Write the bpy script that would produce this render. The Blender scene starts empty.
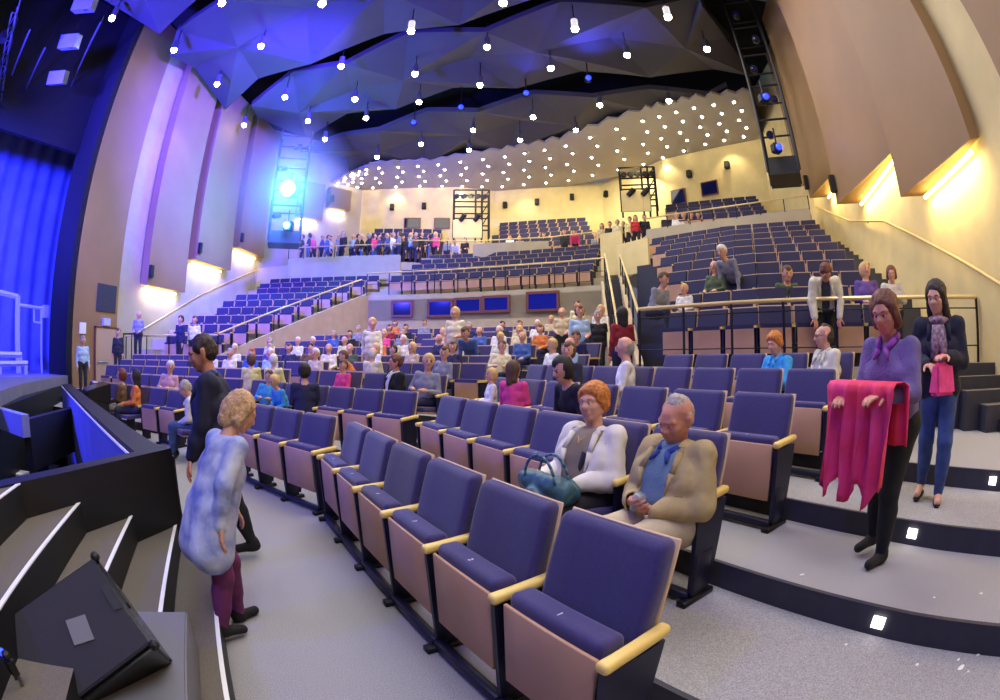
import bpy, bmesh, math, random
import numpy as np
from mathutils import Vector, Matrix
from math import sin, cos, pi, radians as rad, atan2, hypot, sqrt, floor, ceil
random.seed(7)
scene = bpy.context.scene
C = scene.collection

# ------------------------------------------------------------------ camera
CAM_H = 1.45
FPX = 475.0
PITCH = rad(1.0)
cam_d = bpy.data.cameras.new('camera')
cam = bpy.data.objects.new('camera', cam_d); C.objects.link(cam)
cam_d.type = 'PANO'
try:
    cam_d.panorama_type = 'FISHEYE_EQUISOLID'; cam_d.fisheye_lens = FPX*36/1000; cam_d.fisheye_fov = rad(220)
except Exception:
    pass
try:
    cam_d.cycles.panorama_type = 'FISHEYE_EQUISOLID'; cam_d.cycles.fisheye_lens = FPX*36/1000; cam_d.cycles.fisheye_fov = rad(220)
except Exception:
    pass
cam_d.sensor_fit = 'HORIZONTAL'; cam_d.sensor_width = 36; cam_d.sensor_height = 25.2
cam_d.clip_start = .02; cam_d.clip_end = 300
cam.location = (0, 0, CAM_H); cam.rotation_euler = (rad(90)+PITCH, 0, 0)
scene.camera = cam

# ------------------------------------------------------------------ world, exposure
scene.view_settings.view_transform = 'Standard'
scene.view_settings.look = 'None'
scene.view_settings.gamma = 1
scene.view_settings.exposure = 0.0
scene.view_settings.use_curve_mapping = False
world = bpy.data.worlds.new('world'); scene.world = world; world.use_nodes = True
world.node_tree.nodes['Background'].inputs[0].default_value = (.70, .72, .95, 1)
world.node_tree.nodes['Background'].inputs[1].default_value = .20
try:
    scene.cycles.max_bounces = 5; scene.cycles.diffuse_bounces = 3; scene.cycles.glossy_bounces = 2
    scene.cycles.sample_clamp_indirect = 4; scene.cycles.use_denoising = True
    scene.cycles.caustics_reflective = False; scene.cycles.caustics_refractive = False
except Exception:
    pass

def lamp(kind, name, loc, power, color, to=None, parent=None, **kw):
    d = bpy.data.lights.new(name, kind); d.energy = power; d.color = color
    for k, v in kw.items(): setattr(d, k, v)
    o = bpy.data.objects.new(name, d); C.objects.link(o); o.location = loc
    if to is not None:
        o.rotation_euler = (Vector(to)-Vector(loc)).to_track_quat('-Z', 'Y').to_euler()
    if parent: o.parent = parent
    return o
WARM = (1.0, .90, .72)
BLUE = (.06, .07, 1.0)
# house lights: large soft rows over the seating, blue stage wash over the left side
lamp('AREA', 'house_light_center', (0, 10, 12.2), 1500, (1, .93, .86), (0, 9, 0), shape='RECTANGLE', size=12, size_y=8)
lamp('AREA', 'house_light_front', (1.5, -1.0, 9.5), 620, (.92, .90, 1), (.5, 2.5, 0), shape='RECTANGLE', size=6, size_y=5)
lamp('AREA', 'house_light_rear', (1.5, 23, 11.0), 800, (1, .88, .62), (1.5, 25.5, 6), shape='RECTANGLE', size=14, size_y=3)
lamp('SPOT', 'stage_wash', (-11.5, -1, 7.0), 44000, (.05, .04, 1), (-11.5, 19, 8), spot_size=rad(58), spot_blend=.8, shadow_soft_size=.4)
lamp('SPOT', 'left_wall_wash', (-3, 10, 11), 42000, (.06, .035, 1.0), (-13, 17, 10), spot_size=rad(75), spot_blend=.8, shadow_soft_size=.4)
lamp('SPOT', 'stage_ceiling_wash', (-11, 1, 3.5), 62000, (.04, .03, 1.0), (-9, 9, 14), spot_size=rad(80), spot_blend=.9, shadow_soft_size=.6)
lamp('SPOT', 'stage_curtain_wash', (-12, 1, 7.5), 26000, (.03, .04, 1.0), (-19, 9, 3.5), spot_size=rad(80), spot_blend=.6, shadow_soft_size=.4)
lamp('SPOT', 'pit_wash', (-9, 2.0, 3.2), 1500, (.08, .08, 1.0), (-5, 4.6, -.3), spot_size=rad(80), spot_blend=.6, shadow_soft_size=.3)
lamp('SPOT', 'front_blue_wash', (-6, -2, 8.0), 1100, (.12, .1, 1.0), (0, 2.5, .3), spot_size=rad(50), spot_blend=.9, shadow_soft_size=.3)
lamp('SPOT', 'stalls_blue_wash', (-9, 4, 9.0), 9000, (.12, .12, 1.0), (-7, 14, 1), spot_size=rad(70), spot_blend=.9, shadow_soft_size=.3)

# ------------------------------------------------------------------ helpers
def s2l(c):
    return tuple(((v/255)/12.92 if v/255 <= .04045 else ((v/255+.055)/1.055)**2.4) for v in c)
def ray(x, y):
    X = x-500; Y = 350-y; R = max(hypot(X, Y), 1e-6); th = 2*math.asin(R/2/FPX)
    d = (X/R*sin(th), cos(th), Y/R*sin(th)); cp, sp = cos(PITCH), sin(PITCH)
    return Vector((d[0], d[1]*cp-d[2]*sp, d[1]*sp+d[2]*cp))
def atz(x, y, z):
    d = ray(x, y); return Vector((0, 0, CAM_H))+d*((z-CAM_H)/d.z)
def atd(x, y, dist):            # at a horizontal distance
    d = ray(x, y); return Vector((0, 0, CAM_H))+d*(dist/hypot(d.x, d.y))
def proj(v):
    v = Vector(v)-Vector((0, 0, CAM_H)); cp, sp = cos(PITCH), sin(PITCH)
    d = Vector((v.x, v.y*cp+v.z*sp, -v.y*sp+v.z*cp)).normalized()
    th = math.acos(max(-1, min(1, d.y))); r = 2*FPX*sin(th/2); n = max(hypot(d.x, d.z), 1e-9)
    return 500+d.x/n*r, 350-d.z/n*r

def mat(name, rgb, rough=.7, metal=0, noise=0, nscale=20, bump=0, bscale=60, emit=None, estr=0, rgb2=None, spec=.5, trans=0, sheen=0):
    m = bpy.data.materials.new(name); m.use_nodes = True
    nt = m.node_tree; b = nt.nodes['Principled BSDF']
    c = s2l(rgb)+(1,)
    b.inputs['Base Color'].default_value = c; b.inputs['Roughness'].default_value = rough
    b.inputs['Metallic'].default_value = metal
    b.inputs['Specular IOR Level'].default_value = spec
    if trans: b.inputs['Transmission Weight'].default_value = trans
    if sheen: b.inputs['Sheen Weight'].default_value = sheen
    tc = nt.nodes.new('ShaderNodeTexCoord')
    if noise:
        n = nt.nodes.new('ShaderNodeTexNoise'); n.inputs['Scale'].default_value = nscale; n.inputs['Detail'].default_value = 4
        nt.links.new(tc.outputs['Object'], n.inputs['Vector'])
        r = nt.nodes.new('ShaderNodeValToRGB')
        c2 = s2l(rgb2)+(1,) if rgb2 else tuple(v*(1-noise) for v in c[:3])+(1,)
        c1 = c if rgb2 else tuple(min(1, v*(1+noise)) for v in c[:3])+(1,)
        r.color_ramp.elements[0].position = .35; r.color_ramp.elements[1].position = .65
        r.color_ramp.elements[0].color = c2; r.color_ramp.elements[1].color = c1
        nt.links.new(n.outputs['Fac'], r.inputs['Fac']); nt.links.new(r.outputs['Color'], b.inputs['Base Color'])
    if bump:
        n2 = nt.nodes.new('ShaderNodeTexNoise'); n2.inputs['Scale'].default_value = bscale; n2.inputs['Detail'].default_value = 3
        nt.links.new(tc.outputs['Object'], n2.inputs['Vector'])
        bp = nt.nodes.new('ShaderNodeBump'); bp.inputs['Strength'].default_value = bump; bp.inputs['Distance'].default_value = .01
        nt.links.new(n2.outputs['Fac'], bp.inputs['Height']); nt.links.new(bp.outputs['Normal'], b.inputs['Normal'])
    if emit:
        b.inputs['Emission Color'].default_value = s2l(emit)+(1,); b.inputs['Emission Strength'].default_value = estr
    return m
M = dict(
 carpet=mat('grey_carpet', (158, 155, 156), .95, noise=.28, nscale=170, bump=.5, bscale=300),
 stepcarpet=mat('stair_carpet', (104, 97, 88), .95, noise=.12, nscale=150, bump=.3, bscale=300),
 riser=mat('dark_riser', (48, 47, 60), .6, noise=.1, nscale=8),
 black=mat('black_paint', (13, 13, 15), .55, noise=.2, nscale=4),
 blackgloss=mat('black_lacquer', (16, 15, 18), .25),
 cream=mat('cream_plaster', (182, 168, 142), .8, noise=.05, nscale=2),
 creamwarm=mat('cream_plaster_warm', (222, 200, 140), .8, noise=.05, nscale=2),
 brick=mat('pale_blockwork', (186, 164, 130), .85, noise=.06, nscale=3),
 brown=mat('brown_wall_panel', (150, 116, 74), .65, noise=.08, nscale=.6),
 seat=mat('navy_seat_fabric', (57, 47, 100), .9, noise=.10, nscale=60, bump=.25, bscale=400, sheen=.3),
 seat_dim=mat('navy_seat_fabric_dimmed', (44, 42, 76), .85),  # same fabric, darkened to imitate the different light on wing and far rows
 ply=mat('tan_plywood', (190, 146, 112), .55, noise=.07, nscale=3),
 wood=mat('pale_beech_armrest', (240, 205, 112), .4, noise=.06, nscale=9),
 edge=mat('beech_shell_edge', (212, 176, 140), .5),
 steel=mat('dark_blue_steel', (28, 28, 52), .45, metal=.3),
 brass=mat('pale_brass_rail', (226, 200, 140), .3, metal=.4),
 rail=mat('black_rail', (22, 22, 26), .4, metal=.4),
 white=mat('white_nosing', (238, 238, 240), .5),
 ceil=mat('ceiling_beige', (172, 162, 148), .9),
 reflector=mat('grey_ceiling_reflector', (66, 62, 66), .8, noise=.06, nscale=.5),
 void=mat('black_ceiling_void', (10, 10, 12), .9),
 curtain=mat('blue_grey_curtain', (120, 125, 190), .85, noise=.1, nscale=1.5),
 stage=mat('stage_boards', (120, 118, 140), .5, noise=.1, nscale=3),
 scaffold=mat('pale_painted_wood', (185, 185, 205), .6),
 door=mat('beige_door', (190, 160, 130), .5),
 pane=mat('booth_glass_glowing', (12, 14, 40), .08, emit=(16, 34, 230), estr=.30),  # weak glow stands in for the blue reflection in the panes
 paned=mat('dark_glass_faint_glow', (14, 16, 30), .08, emit=(20, 30, 120), estr=.15),  # faint blue glow put into dark glass that is no lamp
 frame=mat('brown_window_frame', (110, 62, 46), .5),
 star=mat('lit_lamp_lens', (255, 245, 220), .3, emit=(255, 244, 214), estr=60),
 starsm=mat('lit_downlight', (255, 245, 215), .3, emit=(255, 240, 200), estr=30),
 bluelamp=mat('lit_blue_lens', (40, 60, 255), .3, emit=(20, 34, 255), estr=9),
 cyanlamp=mat('lit_cyan_lens', (180, 240, 255), .3, emit=(60, 190, 255), estr=160),
 tube=mat('lit_warm_tube', (255, 240, 180), .3, emit=(255, 232, 140), estr=14),
 steplight=mat('lit_step_light', (255, 250, 240), .3, emit=(255, 250, 235), estr=5),
 metal=mat('grey_metal', (120, 120, 128), .35, metal=.7),
 grille=mat('speaker_grille', (44, 43, 58), .75, noise=.15, nscale=300, bump=.5, bscale=700),
 ledgrey=mat('grey_badge', (110, 110, 118), .5),
 screen=mat('lit_screen', (190, 220, 240), .3, emit=(150, 200, 235), estr=.9),
 eyewhite=mat('eye_white', (225, 218, 210), .3), eyedark=mat('eye_dark', (48, 32, 28), .4), lip=mat('lips', (170, 84, 78), .5),
 paper=mat('white_paper', (235, 232, 222), .8),
)

class MB:
    """collects faces and builds ONE mesh"""
    def __init__(s): s.v = []; s.f = []; s.m = []; s.mats = []
    def mi(s, m):
        m = M[m] if isinstance(m, str) else m
        if m not in s.mats: s.mats.append(m)
        return s.mats.index(m)
    def poly(s, pts, m):
        b = len(s.v); s.v += [tuple(p) for p in pts]; s.f.append(tuple(range(b, b+len(pts)))); s.m.append(s.mi(m))
    def hexa(s, p, m):      # 8 points: bottom 4 (ccw from above), top 4
        b = len(s.v); s.v += [tuple(q) for q in p]; i = s.mi(m)
        for f in ((3, 2, 1, 0), (4, 5, 6, 7), (0, 1, 5, 4), (1, 2, 6, 5), (2, 3, 7, 6), (3, 0, 4, 7)):
            s.f.append(tuple(b+k for k in f)); s.m.append(i)
    def box(s, lo, hi, m, mx=None):
        x0, y0, z0 = lo; x1, y1, z1 = hi
        p = [Vector(q) for q in ((x0, y0, z0), (x1, y0, z0), (x1, y1, z0), (x0, y1, z0), (x0, y0, z1), (x1, y0, z1), (x1, y1, z1), (x0, y1, z1))]
        if mx: p = [mx @ q for q in p]
        s.hexa(p, m)
    def prism(s, poly, z0, z1, mtop, mside=None, mbot=None, sides=None):
        # poly ccw; sides: optional list of material per edge
        n = len(poly); a = sum(poly[i][0]*poly[(i+1) % n][1]-poly[(i+1) % n][0]*poly[i][1] for i in range(n))
        idx = list(range(n))
        if a < 0:
            poly = list(reversed(poly))
            if sides: sides = [sides[(n-2-i) % n] for i in range(n)]
        b = len(s.v); s.v += [(p[0], p[1], z0) for p in poly]+[(p[0], p[1], z1) for p in poly]
        s.f.append(tuple(b+n+i for i in range(n))); s.m.append(s.mi(mtop))
        s.f.append(tuple(b+i for i in reversed(range(n)))); s.m.append(s.mi(mbot or mside or mtop))
        for i in range(n):
            j = (i+1) % n
            s.f.append((b+i, b+j, b+n+j, b+n+i)); s.m.append(s.mi(sides[i] if sides else (mside or mtop)))
    def tube(s, a, b2, r, m, n=8, r2=None, caps=True):
        a = Vector(a); b2 = Vector(b2); d = b2-a
        if d.length < 1e-6: return
        q = d.to_track_quat('Z', 'Y'); r2 = r if r2 is None else r2; k = len(s.v); i = s.mi(m)
        for (c, rr) in ((a, r), (b2, r2)):
            for j in range(n):
                s.v.append(tuple(c+q @ Vector((rr*cos(2*pi*j/n), rr*sin(2*pi*j/n), 0))))
        for j in range(n):
            l = (j+1) % n; s.f.append((k+j, k+l, k+n+l, k+n+j)); s.m.append(i)
        if caps:
            s.f.append(tuple(k+j for j in reversed(range(n)))); s.m.append(i)
            s.f.append(tuple(k+n+j for j in range(n))); s.m.append(i)
    def path(s, pts, r, m, n=8):
        for a, b2 in zip(pts, pts[1:]): s.tube(a, b2, r, m, n)
        for p in pts[1:-1]: s.ball(p, r*1.02, m, 6, 4)
    def ball(s, c, r, m, n=12, k=8, sc=(1, 1, 1), mx=None):
        b = len(s.v); i = s.mi(m); c = Vector(c)
        for a in range(k+1):
            for j in range(n):
                p = Vector((r*sc[0]*sin(pi*a/k)*cos(2*pi*j/n), r*sc[1]*sin(pi*a/k)*sin(2*pi*j/n), r*sc[2]*cos(pi*a/k)))
                if mx: p = mx @ p
                s.v.append(tuple(c+p))
        for a in range(k):
            for j in range(n):
                l = (j+1) % n
                s.f.append((b+a*n+j, b+(a+1)*n+j, b+(a+1)*n+l, b+a*n+l)); s.m.append(i)
    def wallseg(s, a, b2, z0, z1, th, m, z1b=None, z0b=None):   # upright slab from a to b2 (xy), thickness to the left-hand side
        a = Vector(a[:2]); b2 = Vector(b2[:2]); d = (b2-a).normalized(); n = Vector((-d.y, d.x))*th
        z1b = z1 if z1b is None else z1b; z0b = z0 if z0b is None else z0b
        p = [(a.x, a.y, z0), (b2.x, b2.y, z0b), (b2.x+n.x, b2.y+n.y, z0b), (a.x+n.x, a.y+n.y, z0),
             (a.x, a.y, z1), (b2.x, b2.y, z1b), (b2.x+n.x, b2.y+n.y, z1b), (a.x+n.x, a.y+n.y, z1)]
        if th < 0: p = [p[3], p[2], p[1], p[0], p[7], p[6], p[5], p[4]]
        s.hexa(p, m)
    def mesh(s, name, bevel=0, seg=2, smooth=False, soft=False):
        me = bpy.data.meshes.new(name); me.from_pydata(s.v, [], s.f); 
        for m in s.mats: me.materials.append(m)
        me.polygons.foreach_set('material_index', s.m)
        bm = bmesh.new(); bm.from_mesh(me)
        if bevel:
            bmesh.ops.remove_doubles(bm, verts=bm.verts, dist=1e-5)
            bmesh.ops.bevel(bm, geom=[e for e in bm.edges if e.calc_face_angle(0) > .5], offset=bevel, segments=seg, affect='EDGES', clamp_overlap=True)
        bmesh.ops.recalc_face_normals(bm, faces=bm.faces)
        bm.to_mesh(me); bm.free()
        if smooth or bevel: me.polygons.foreach_set('use_smooth', [True]*len(me.polygons))
        if bevel and not soft:
            try: me.set_sharp_from_angle(angle=rad(50))
            except Exception: pass
        me.update(); return me
    def build(s, name, parent=None, **kw):
        return obj(name, s.mesh(name, **kw), parent)
def obj(name, me, parent=None):
    o = bpy.data.objects.new(name, me); C.objects.link(o)
    if parent: o.parent = parent
    return o
def tag(o, label, cat, group=None, kind=None):
    o['label'] = label; o['category'] = cat
    if group: o['group'] = group
    if kind: o['kind'] = kind
    return o
def struct(mb, name, **kw):
    o = mb.build(name, **kw); o['kind'] = 'structure'; return o
def thing(name, label, cat, loc=(0, 0, 0), rz=0, group=None):
    o = bpy.data.objects.new(name, None); C.objects.link(o); o.location = loc; o.rotation_euler = (0, 0, rz)
    o.empty_display_size = .1
    return tag(o, label, cat, group)
ORD = ['', 'first', 'second', 'third', 'fourth', 'fifth', 'sixth', 'seventh', 'eighth', 'ninth', 'tenth', 'eleventh', 'twelfth', 'thirteenth', 'fourteenth', 'fifteenth', 'sixteenth', 'seventeenth', 'eighteenth', 'nineteenth', 'twentieth', 'twenty-first', 'twenty-second', 'twenty-third', 'twenty-fourth', 'twenty-fifth', 'twenty-sixth', 'twenty-seventh', 'twenty-eighth', 'twenty-ninth', 'thirtieth']
def V2(x, y): return Vector((x, y))
# ------------------------------------------------------------------ plan of the hall (metres, camera over the origin)
nB, tB = V2(.834, .552), V2(.552, -.834)
def az(d): return V2(sin(rad(d)), cos(rad(d)))
def rowz(k): return .15*(k-1) if k <= 5 else .6+.26*(k-5)
def wallR(s): return V2(6.95+.46*s, 4.66+.89*s)
def lineint(p, d, q, e):        # intersection of p+a*d and q+b*e
    den = d.x*e.y-d.y*e.x; a = ((q.x-p.x)*e.y-(q.y-p.y)*e.x)/den
    return p+d*a
RC = V2(2.25, 7.3)
def cascR(y): return RC.x+(y-RC.y)*.188
def cascL(y): return -8.9+(y-13.1)*.40
def row_nodes(k):
    K = V2(-1.6, 4.0)+V2(.56, 1.38)*(k-1); Mk = V2(-5.0, 6.1)+V2(.40, 1.36)*(k-1)
    if k == 1: E_ = nB*.91+tB*(-.735)
    elif k <= 5: E_ = nB*(2.03+.93*(k-2))+tB*(-1.2+.05*(k-2)+(.5 if k == 5 else 0))
    else:
        y = K.y
        for _ in range(30):
            q = (cascR(y)-.75-K.x)/.552; y = K.y-.834*q
        E_ = K+tB*q
    if k <= 5: L = V2(-10.3-.35*(k-1), 7.3+.95*(k-1))
    else:
        d = V2(-.985, .174); a = 1.0
        p = Mk+d*a
        while p.x > cascL(p.y)+.3 and a < 12: a += .05; p = Mk+d*a
        L = p
    return E_, K, Mk, L
def riser_line(k, off=.71):
    E_, K, Mk, L = row_nodes(k)
    e = E_-nB*off; kk = K-az(43)*off*1.03; mm = Mk-az(20)*off; ll = L-az(8)*off
    if k <= 5:
        d = (e-kk).normalized(); r = lineint(e, d, wallR(0), V2(.46, .89)); m1 = e+d*1.2
        r = r+V2(.25, -.12); ll2 = ll+V2(-2.6, .1)
        return [r, m1, e, kk, mm, ll, ll2]
    d = (e-kk).normalized()
    return [e+d*.5, kk, mm, ll+(ll-mm).normalized()*.5]
# ---- main floor (the pit and the stage stair lie left of it)
PITA, PITB = V2(-2.25, 2.27), V2(-9.9, 6.95)
f = MB()
f.prism([(-2.15, -4), (7.5, -4), (7.5, 8), (5, 20), (-7, 22), (-13.3, 20), (-13.3, 9.0), (PITB.x, PITB.y), (PITA.x, PITA.y)], -1.6, 0, 'carpet', 'black')
struct(f, 'floor')
for k in range(2, 10):
    a = riser_line(k)
    b = riser_line(k+1) if k < 9 else [V2(4.1, 16.9), V2(0, 18.8), V2(-2, 19.5), V2(-6.3, 20.0)]
    if k == 5: b = [wallR(4), V2(3, 9), V2(cascR(9)+.1, 9.0), riser_line(6)[1]+V2(.1, .3), riser_line(6)[2]+V2(.1, .3), V2(-8.2, 14.3), V2(-13.3, 14)]
    if 5 < k < 9: b = [b[0]+V2(.2, .2), b[1]+V2(.1, .3), b[2]+V2(.1, .3), b[3]+V2(-.3, .3)]
    m = MB()
    if k < 5: b = [p+V2(.1, .2) for p in b]
    pl = list(a)+list(reversed(b)); n = len(a)
    m.prism([tuple(p) for p in pl], rowz(k)-.45, rowz(k), 'carpet', 'riser')
    # dark rubber nosing strip along the edge
    for p, q in zip(a, a[1:]):
        d = (p-q).normalized(); nn = V2(-d.y, d.x)
        if nn.dot(nB) < 0 and nn.y < 0: nn = -nn
        m.hexa([(p.x, p.y, rowz(k)), (p.x+nn.x*.03, p.y+nn.y*.03, rowz(k)), (q.x+nn.x*.03, q.y+nn.y*.03, rowz(k)), (q.x, q.y, rowz(k)),
                (p.x, p.y, rowz(k)+.006), (p.x+nn.x*.03, p.y+nn.y*.03, rowz(k)+.006), (q.x+nn.x*.03, q.y+nn.y*.03, rowz(k)+.006), (q.x, q.y, rowz(k)+.006)], 'riser')
    struct(m, 'floor_tier')
# small square lights in the risers of the side aisle
for (x, y, k) in ((882, 612, 3), (914, 526, 4), (997, 452, 5), (983, 381, 6)):
    a = riser_line(min(k, 5)); p0, p1 = a[0], a[1]
    z = rowz(k)-.07 if k < 6 else .95
    p = atz(x, y, z); d = (a[1]-a[2]).normalized(); nn = V2(-d.y, d.x)
    if nn.dot(nB) > 0: nn = -nn
    q = V2(p.x, p.y)
    if k < 6:
        q = lineint(V2(0, 0), q, a[2], d)
    mb = MB(); mx = Matrix.Translation((q.x+nn.x*.004, q.y+nn.y*.004, z)) @ Matrix.Rotation(atan2(d.y, d.x), 4, 'Z')
    mb.box((-.035, -.012, -.03), (.035, .012, .03), 'steplight', mx)
    tag(mb.build('step_light'), {3: 'small square lit step light in the lowest riser of the side aisle', 4: 'small square lit step light in the second riser by the flat shoe', 5: 'small lit step light in the third riser of the side aisle', 6: 'small lit step light high on the dark stair past the rail'}[k], 'light', 'step lights in the risers')

# ---- right raised wing
WRF = [RC, V2(3.3, 6.15), V2(4.2, 5.3), V2(6.55, 3.65)]
def wr_z(k): return 1.3+.40*k
def wr_row(k):
    L = V2(2.65+.3*k, 7.45+.97*k); R = V2(5.6+.48*k, 4.75+.78*k)
    mid = (L+R)/2+V2(-.22, -.26)*1.0
    return L, mid, R
def wr_front(k):
    if k == 0: return [WRF[0], WRF[1], WRF[2], WRF[3], WRF[3]+V2(.5, -.35)]
    L, mid, R = wr_row(k); o = V2(.70, .71)*.48
    L2 = L+(L-mid).normalized()*.25; d = (R-mid).normalized()
    w = lineint(R, d, wallR(0), V2(.46, .89))+d*.3
    return [L2-o, mid-o, R-o, w-o]
NWR = 10
for k in range(NWR):
    a = wr_front(k)
    b = wr_front(k+1) if k < NWR-1 else [V2(5.6, 17.6), V2(8.55, 14.9), V2(10.5, 12.9), V2(12.5, 11.4)]
    m = MB(); pl = list(a)+[p+V2(.15, .15) for p in reversed(b)]
    m.prism([tuple(p) for p in pl], 0 if k < 1 else wr_z(k)-1.2, wr_z(k), 'carpet', 'cream' if k == 0 else 'riser')
    # half steps of the side aisle by the wall
    if k:
        R = a[2]; w = a[3]; d = (w-R).normalized(); nn = V2(-d.y, d.x)
        if nn.y > 0: nn = -nn
        p = R+d*.35
        m.prism([tuple(p), tuple(w), tuple(w+nn*.42), tuple(p+nn*.42)], wr_z(k)-.7, wr_z(k)-.2, 'stepcarpet', 'riser')
    struct(m, 'floor_tier')
# lower steps at the right of the rail and the tan stub wall
m = MB()
p0 = WRF[3]+V2(.12, -.1)
for i in range(5):
    z = .6+.15*(i+1); q = V2(6.35, 2.35)+V2(-.05, .30)*i
    m.prism([(q.x-1.0-.05*i, q.y+.15), (q.x+.9, q.y-.75), (q.x+1.4, q.y+2), (q.x-.2, q.y+1.6)], .3, z-.0, 'stepcarpet', 'riser')
struct(m, 'floor_aisle_stair')
m = MB()
a = atz(955, 408, .45); b2 = atz(985, 410, .45)
m.wallseg((a.x, a.y), (b2.x, b2.y), .3, .98, .12, 'brick')
struct(m, 'wall_stub')

# ---- left raised wing
def wl_z(k): return 1.3+.40*k
NWL = 10
def wl_row(k): return V2(cascL(13.15+1.03*k)-.15, 13.15+1.03*k+.3), V2(-11.6, 12.25+1.1*k+.3)
for k in range(NWL):
    a, b = wl_row(k); a2, b2 = wl_row(k+1); o = V2(-.2, .98)*(-.45)
    d = (a-b).normalized()
    a = a+d*.15; a2 = a2+d*.15
    pl = [a+o, V2(-13.3, (b+o).y-.45), V2(-13.3, (b2+o).y), a2+o+V2(.0, .2)]
    if k == NWL-1: pl[3] = V2(-4.9, 22.6); pl[2] = V2(-13.3, 22.4)
    m = MB(); m.prism([tuple(p) for p in pl], 0, wl_z(k), 'carpet', 'cream')
    struct(m, 'floor_tier')
# ---- centre block above the control booths
W2F = [V2(-5.6, 19.5), V2(-3.6, 19.35), V2(-2.0, 19.1), V2(0, 18.5), V2(2.2, 17.6), V2(3.8, 16.6)]
uH = V2(.292, .956)
def w2_z(k): return 4.1+.42*k
for k in range(5):
    a = [p+uH*(.95*k) for p in W2F]; b = [p+uH*(.95*(k+1)+.1) for p in W2F]
    m = MB(); m.prism([tuple(p) for p in a]+[tuple(p) for p in reversed(b)], 3.0 if k == 0 else w2_z(k)-1, w2_z(k), 'carpet', 'cream')
    struct(m, 'floor_tier')
m = MB()
for a, b in zip(W2F, W2F[1:]): m.wallseg(a, b, 0, 3.9, .2, 'brick')
m.wallseg((-8.95, 13.1), (-5.6, 19.5), 0, 1.5, .15, 'brick', 4.2)
struct(m, 'wall_booth')
# ---- upper floor, its front walls
m = MB()
m.prism([(-13.3, 22.4), (-10.5, 22.2), (-4.9, 22.7), (-3.6, 23.2), (-3.4, 30), (-13.3, 30)], 5.2, 6.2, 'carpet', 'cream')
m.prism([(-3.9, 22.9), (-1.4, 23.4), (2.4, 22.6), (5.8, 20.6), (8, 24), (7, 30), (-3.9, 30)], 5.6, 6.4, 'carpet', 'cream')
m.prism([(5.8, 17.6), (8.5, 15.0), (10.6, 12.8), (13.6, 17), (12.6, 20), (8, 25), (5.6, 21)], 5.0, 6.3, 'carpet', 'cream')
struct(m, 'floor_upper')
def fascia(pts, z0, z1, m_='cream'):
    m = MB()
    for a, b in zip(pts, pts[1:]): m.wallseg(a, b, z0, z1, .14, m_)
    return m
struct(fascia([(-10.9, 22.15), (-4.9, 22.6)], 5.3, 6.55), 'wall_parapet')
struct(fascia([(-1.35, 23.2), (2.35, 22.45)], 6.2, 7.15), 'wall_parapet')
struct(fascia([(5.75, 17.5), (8.5, 14.9), (10.5, 12.75)], 5.3, 6.5), 'wall_parapet')
# ---- side and back walls
m = MB()
m.wallseg(wallR(-9), wallR(10.3), -1, 14.5, -.3, 'creamwarm')
m.wallseg(wallR(10.3), (12.5, 18.2), 4, 14.5, -.3, 'creamwarm')
struct(m, 'wall_right')
m = MB()
m.wallseg((-13, 11.85), (-13, 22.3), -1, 14.5, .3, 'cream')
m.wallseg((-13, 22.3), (-8.6, 27.3), 4, 14.5, .3, 'cream')
struct(m, 'wall_left')
m = MB()
m.wallseg((-13, 9.6), (-13, 11.85), -1.6, 14.5, .3, 'brown')
struct(m, 'wall_proscenium')
m = MB()
BW = [(-8.6, 27.3), (-2.6, 28.0), (-.3, 28.9), (6.3, 27.3), (8.7, 22.6), (12.5, 18.2)]
for a, b in zip(BW, BW[1:]): m.wallseg(a, b, 5.8, 12.3, .3, 'creamwarm')
struct(m, 'wall_back')
# dark recesses (rear booth openings) on the back wall
def on_wall(a, b, px):   # point of segment a-b seen at column px
    d = ray(px, 300); return lineint(V2(0, 0), V2(d.x, d.y), V2(*a), V2(*b)-V2(*a))
def back_open(x0, x1, yt, yb, seg, lab):
    a, b = BW[seg], BW[seg+1]
    p = on_wall(a, b, x0+ (500-x0)*0); q = on_wall(a, b, x1)
    # correct the column for the height
    def col(x, y):
        d = ray(x, y); return lineint(V2(0, 0), V2(d.x, d.y), V2(*a), V2(*b)-V2(*a))
    p = col(x0, yt); q = col(x1, yt); zt = CAM_H+p.length*ray(x0, yt).z/hypot(ray(x0, yt).x, ray(x0, yt).y)
    zb = CAM_H+p.length*ray(x0, yb).z/hypot(ray(x0, yb).x, ray(x0, yb).y)
    d = (q-p).normalized(); nn = V2(-d.y, d.x)
    if nn.dot(p) > 0: nn = -nn
    w = MB(); w.wallseg(p+nn*.06, q+nn*.06, zb, zt, .03 if nn.dot(V2(-d.y, d.x)) > 0 else -.03, 'paned')
    o = w.build('window_'+str(lab)); o['kind'] = 'structure'
    fr = MB()
    for (s0, s1, z0, z1) in ((-.05, .0, zb-.05, zt+.05), (1, 1.05, zb-.05, zt+.05), (0, 1, zb-.06, zb), (0, 1, zt, zt+.06)):
        L = (q-p).length; aa = p+d*(s0*L if s0 != -.05 else -.06)+nn*.02; bb = p+d*(s1*L if s1 != 1.05 else L+.06)+nn*.02
        fr.wallseg(aa, bb, z0, z1, .06 if nn.dot(V2(-d.y, d.x)) > 0 else -.06, 'frame')
    fr.build('window_frame', o)
back_open(405, 420, 219, 228, 0, 7); back_open(435, 449, 219, 228, 0, 8)
back_open(672, 685, 192, 205, 4, 9); back_open(702, 717, 184, 196, 4, 10)
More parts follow.
